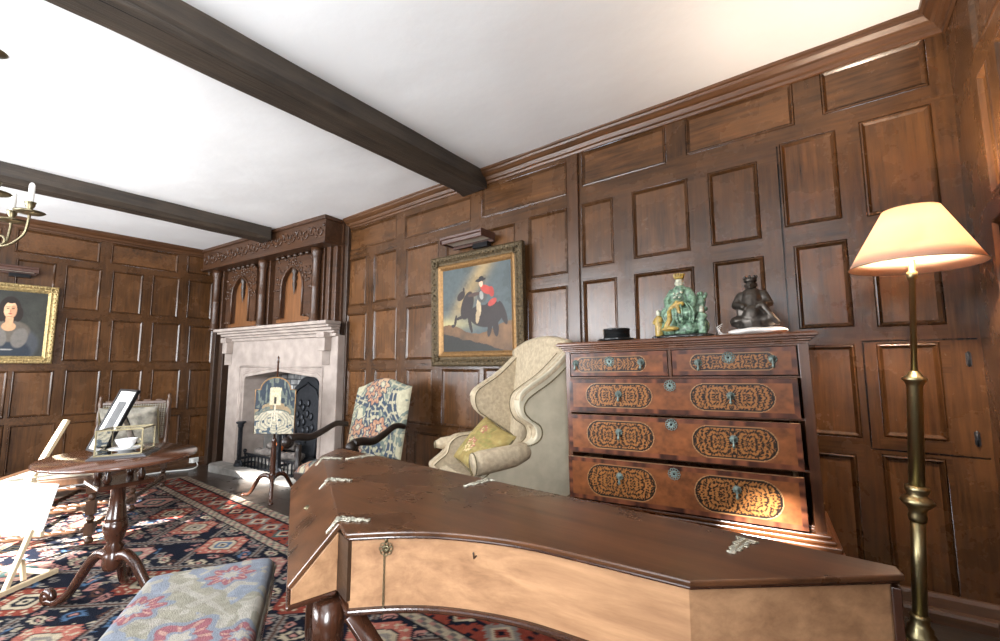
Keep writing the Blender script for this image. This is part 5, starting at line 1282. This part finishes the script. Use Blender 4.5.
def rider(U,V):
    """a plain horse and rider on a hill under a cloudy sky"""
    n=fbm(U*5,V*4,3,5);n2=fbm(U*30,V*30,6,4)
    sky=lin((72,80,80))[None,None]*np.ones(U.shape+(3,))
    d=(V-.55)-(U-.30)*1.3
    g=np.exp(-(d/.16)**2)*np.clip((V-.30)*4,0,1)
    w=lambda k:k[...,None]
    c=sky*(1-w(g*.8))+lin((158,132,88))*w(g*.8)
    c=np.where(w((n>.58)&(V>.5)),c*.8,c)
    lo=np.exp(-((V-.33)/.07)**2)*np.clip(1.1-U*1.8,0,1);c=c*(1-w(lo))+lin((164,152,108))*w(lo)
    hill=V<.26+.06*np.sin(U*7+1)+.05*(n-.5)
    c=np.where(w(hill),lin((30,28,22))*(1-w(np.clip(n*1.6-.3,0,1)))+lin((120,86,54))*w(np.clip(n*1.6-.3,0,1)),c)
    c=np.where(w(V+.25*(U-.5)<.10+.1*(n-.5)),lin((34,32,26)),c)
    dark=lin((40,30,26))
    def E_(cx,cy,rx,ry,a,col):
        nonlocal c;e=ell(U,V,cx,cy,rx,ry,a);k=np.clip((1.08-e)*7,0,1);c=c*(1-w(k))+np.asarray(col)*w(k)
    E_(.62,.40,.22,.125,-.15,dark);E_(.74,.43,.14,.13,0,dark*1.1);E_(.38,.54,.085,.17,-.35,dark);E_(.29,.66,.07,.045,.7,dark);E_(.33,.72,.015,.04,0,dark)
    for p in ((.34,.42,.15,.022,.25),(.20,.37,.018,.07,-.2),(.16,.31,.025,.018,0),(.42,.32,.022,.11,.25),(.78,.28,.04,.12,.1),(.70,.26,.03,.1,-.2),(.88,.42,.04,.14,.35)): E_(*p,dark)
    E_(.55,.50,.032,.10,.05,lin((172,152,120)));E_(.53,.40,.028,.08,-.1,lin((162,140,108)))
    E_(.60,.63,.07,.075,.2,lin((72,70,66)));E_(.49,.66,.10,.022,.1,lin((70,50,42)));
    E_(.66,.70,.09,.045,-.5,lin((166,60,48)));E_(.73,.67,.035,.06,.2,lin((158,54,44)));E_(.74,.55,.065,.035,.5,lin((160,56,46)))
    E_(.59,.64,.028,.05,.2,lin((146,144,136)))
    E_(.585,.775,.026,.038,0,lin((206,164,136)));E_(.58,.82,.075,.020,.1,lin((28,22,22)));E_(.59,.84,.035,.022,.1,lin((28,22,22)))
    return np.clip(c*(.8+.4*w(n2)),0,1)
def lady(U,V):
    """bust portrait against a dark ground"""
    n=fbm(U*6,V*6,3,4);n2=fbm(U*30,V*30,6,4);w=lambda k:k[...,None]
    c=lin((52,52,46))*(.6+.8*w(n))
    def E_(cx,cy,rx,ry,a,col,so=6):
        nonlocal c;e=ell(U,V,cx,cy,rx,ry,a);k=np.clip((1.1-e)*so,0,1);c=c*(1-w(k))+np.asarray(col)*w(k)
    E_(.50,.18,.44,.30,0,lin((66,68,72)),3);E_(.50,.05,.34,.22,0,lin((36,44,54)),3)
    E_(.49,.38,.30,.17,0,lin((92,84,74)),3);E_(.36,.30,.10,.16,.3,lin((108,102,96)),3);E_(.64,.28,.12,.16,-.3,lin((106,100,94)),3)
    E_(.47,0.710,.155,.20,0,lin((34,22,16)),6);E_(.36,0.650,.07,.13,0,lin((38,24,18)),5);E_(.59,0.650,.07,.12,0,lin((34,22,16)),5)
    E_(.475,0.550,.055,.12,0,lin((200,152,114)),6);E_(.475,0.450,.10,.07,0,lin((196,150,112)),4)
    E_(.475,0.705,.088,.125,-.05,lin((218,172,134)),8);E_(.52,0.690,.05,.10,0,lin((190,140,106)),2)
    E_(.475,0.850,.085,.045,0,lin((30,20,15)),6)
    for x in (.438,.512): E_(x,0.725,.018,.010,0,lin((50,34,28)),6);E_(x,0.750,.026,.006,0,lin((110,74,54)),5)
    E_(.478,0.685,.012,.028,0,lin((178,124,94)),4);E_(.477,0.645,.026,.010,0,lin((160,72,62)),6)
    E_(.477,0.598,.05,.012,0,lin((178,130,98)),3)
    E_(.47,.10,.10,.012,.0,lin((150,146,140)),3)
    return np.clip(c*(.82+.36*w(n2)),0,1)
t=thing('equestrian_painting','painting of a rider on a dark horse in a dark gilt frame','painting',(-2.580,2.487,-.012+ZC),0,False)
framed(t,.915,.885,.115,M['gilt_dark'],M['gilt_lip'],lambda x,z,d:(x,-d-(.03*z),z),rider,150,150,.05)
t=thing('portrait_painting','portrait of a dark haired woman in a bright gilt frame on the far wall','painting',(-6.487,.09,.018+ZC),0,False)
framed(t,.625,.80,.075,M['gilt'],M['gilt'],lambda x,z,d:(d+.02*z,x,z),lady,110,140,.045)
def piclight(name,label,loc,rz,L):
    t=thing(name,label,'picture light',loc,rz,False,group=None)
    m=MB();pr=[(0,.10),(-.02,.10),(-.16,.095),(-.17,.09),(-.165,.075),(-.155,.070),(-.150,.045),(-.14,.040),(-.14,.06),(-.02,.06),(-.02,.03),(0,.03)]
    T=Matrix(((0,0,1,0),(1,0,0,0),(0,1,0,0),(0,0,0,1)))
    m.prism(pr[::-1],0,L,T)
    m.box(-.002,.004,-.166,-.0,.042,.098);m.box(L-.004,L+.002,-.166,-.0,.042,.098)
    m.build('hood',M['lamp_wood'],t,bevel=.002)
    m=MB();m.box(.02,L-.02,-.135,-.03,.052,.058);m.build('diffuser',M['lamp_white'],t)
    m=MB();m.box(L*.55,L*.9,-.04,.01,.0,.035);m.build('bracket',M['black'],t)
piclight('picture_light','brown wooden picture light with white underside above the equestrian painting',(-2.37,2.48,.895+ZC),0,.42)
piclight('picture_light','brown picture light above the portrait on the far wall',(-6.48,.12,.89+ZC),PI/2,.42)

# ------------------------------------------------------------------ chandelier with candles
CH=Vector((-3.10,.03,.62+ZC))
cd=thing('brass_chandelier','curved arm brass chandelier with candle cups hanging at the upper left','chandelier',CH,0,False)
m=MB();m.lathe([(.0,-.10),(.02,-.09),(.012,-.06),(.045,-.03),(.055,.0),(.045,.03),(.02,.05),(.012,.09),(.03,.12),(.03,.15),(.012,.18),(.008,.24),(.02,.26),(.008,.28),(.006,.60)],(0,0,0),20);m.build('stem',M['brass_dull'],cd)
m=MB();m.lathe([(.0,.86),(.05,.875),(.06,.885)],(0,0,0),16);m.tube([(0,0,.58),(0,0,.88)],.004,6);m.build('rod',M['brass_dull'],cd)
cups=[(.17,.17),(-.07,.13),(.24,.07),(.22,-.08),(.07,-.22),(-.12,-.19),(-.23,-.03),(-.2,.1)]
cups=[(-2.93-CH.x,.20-CH.y,.73-.62,''),(-3.17-CH.x,.16-CH.y,.73-.62,''),(-2.84-CH.x,.085-CH.y,.145,'pan'),(.16,-.17,.11,''),(-.05,-.22,.11,''),(-.22,-.05,.11,'')]
for k,(x,y,z,kd) in enumerate(cups):
    m=MB();P=smooth_curve([(0,0,0),(x*.3,y*.3,-.06),(x*.65,y*.65,-.07),(x*.93,y*.93,-.02),(x,y,z-.06),(x,y,z-.025)],5);m.tube(P,.0055,8)
    # small scroll on the arm
    c0=Vector((x*.55,y*.55,-.045));dr_=Vector((x,y,0)).normalized()
    m.tube([c0+dr_*(.022*math.cos(t_))+Vector((0,0,.022*math.sin(t_))) for t_ in np.linspace(PI*.8,PI*2.6,12)],.005,6)
    a=m.build('arm',M['brass_dull'],cd)
    m=MB();m.lathe([(.01,-.03),(.045,-.022),(.055,-.014),(.05,-.016),(.012,-.02)],(x,y,z),20)
    m.lathe([(.008,-.024),(.014,-.01),(.010,.0),(.017,.015),(.017,.026),(.020,.028),(.020,.032),(.012,.032)],(x,y,z),16);m.build('candle_cup',M['brass_dull'],a)
    if k in(0,1):
        m=MB();m.lathe([(.011,.026),(.0105,.115),(.005,.125),(0,.126)],(0,0,0),14);o=m.build('candle',M['white_wax']);o.location=CH+Vector((x,y,z))
        tag(o,'white candle on the chandelier, right of the two visible' if k==0 else 'white candle on the chandelier, left of the two visible','candle',group='candles on the chandelier')

# ------------------------------------------------------------------ flex and plug by the far wall
m=MB();P=smooth_curve([(-6.36,-.6,0),(-6.37,.2,0),(-6.38,.9,0),(-6.36,1.3,0),(-6.32,1.7,0),(-6.2,1.93,0),(-6.22,2.02,.02),(-6.36,2.06,.05)],8)
m.tube([(p.x,p.y,fl(p.x)+.008+max(0,p.z)) for p in P],.0075,6);o=m.build('white_flex',M['plug']);tag(o,'white electric flex lying along the foot of the far wall','cable')
t=thing('plug_socket','white plug in its wall socket low beside the fireplace','socket',(-6.40,2.06,fl(-6.4)+.02),0,False)
m=MB();m.box(-.07,-.055,-.05,.05,.01,.08);m.build('face_plate',M['plug'],t,bevel=.004);m=MB();m.box(-.055,-.02,-.03,.005,.02,.06);m.build('plug',M['plug'],t,bevel=.006)

# ------------------------------------------------------------------ light and camera
w=bpy.data.worlds.new('day');bpy.context.scene.world=w;w.use_nodes=True
w.node_tree.nodes['Background'].inputs[0].default_value=(.75,.85,1,1);w.node_tree.nodes['Background'].inputs[1].default_value=1.0
def area(name,x0,x1,z0,z1,e,col=(.92,.96,1.0)):
    l=bpy.data.lights.new(name,'AREA');l.shape='RECTANGLE';l.size=x1-x0;l.size_y=z1-z0;l.energy=e;l.color=col
    o=bpy.data.objects.new(name,l);C.objects.link(o);o.location=((x0+x1)/2,-2.12,(z0+z1)/2);o.rotation_euler=(math.radians(90+LIGHT['up']),0,0);return o
area('window_and_fill_light',-6.3,-5.0,.75,2.35,LIGHT['w1']);area('window_and_fill_light',-4.4,-2.0,.75,2.35,LIGHT['w2']);area('window_and_fill_light',-.75,-.1,1.6,2.35,LIGHT['w3'])
o=area('window_and_fill_light',-1.65,-.5,.85,2.25,LIGHT['w_added']);o.location=(.62,-1.07,1.55);o.rotation_euler=(math.radians(90),0,math.radians(90))  # fill light at the added side window, brightens spinet end and armchair side
def spot(name,src,dst,deg,e,col,blend=.4,r=.05):
    l=bpy.data.lights.new(name,'SPOT');l.energy=e;l.color=col;l.spot_size=math.radians(deg);l.spot_blend=blend;l.shadow_soft_size=r
    o=bpy.data.objects.new(name,l);C.objects.link(o);o.location=src;d=Vector(dst)-Vector(src);o.rotation_mode='QUATERNION';o.rotation_quaternion=d.to_track_quat('-Z','Y');return o
spot('sunbeam',(-.60,-6.0,3.9),(-.175,1.85,.52),1.45,LIGHT['sun1'],(1,.95,.88),.8)
spot('sunbeam',(-.66,-6.0,3.85),(-.285,1.85,.47),.75,LIGHT['sun1']*.8,(1,.95,.88),.8,.03)
spot('sunbeam',(-3.2,-7.0,4.5),(-4.5,.5,.0),10.5,LIGHT['sun2'],(1,.97,.93),.3,.1)
l=bpy.data.lights.new('lamp_bulb','POINT');l.energy=LIGHT['bulb'];l.color=(1,.83,.66);l.shadow_soft_size=.035
o=bpy.data.objects.new('lamp_bulb',l);C.objects.link(o);o.location=SC+Vector((0,0,.135))
cam=bpy.data.cameras.new('camera');co=bpy.data.objects.new('camera',cam);C.objects.link(co)
cam.sensor_fit='HORIZONTAL';cam.sensor_width=36;cam.lens=428/1000*36;cam.clip_start=.02
co.location=(0,0,ZC)
yaw,pitch,roll=math.radians(-37.48),math.radians(5.9),math.radians(-.07)
fwd=Vector((math.sin(yaw)*math.cos(pitch),math.cos(yaw)*math.cos(pitch),math.sin(pitch)));right=Vector((math.cos(yaw),-math.sin(yaw),0));upv=right.cross(fwd)
r2=right*math.cos(roll)+upv*math.sin(roll);u2=upv*math.cos(roll)-right*math.sin(roll)
co.rotation_mode='QUATERNION';co.rotation_quaternion=Matrix(((r2.x,u2.x,-fwd.x),(r2.y,u2.y,-fwd.y),(r2.z,u2.z,-fwd.z))).to_quaternion()
sc=bpy.context.scene;sc.camera=co
sc.view_settings.view_transform='Standard';sc.view_settings.look='None';sc.view_settings.gamma=1;sc.view_settings.use_curve_mapping=False
sc.view_settings.exposure=LIGHT['exp']
sc.cycles.max_bounces=7;sc.cycles.diffuse_bounces=4;sc.cycles.transmission_bounces=6;sc.cycles.sample_clamp_indirect=6;sc.cycles.caustics_reflective=False;sc.cycles.caustics_refractive=False
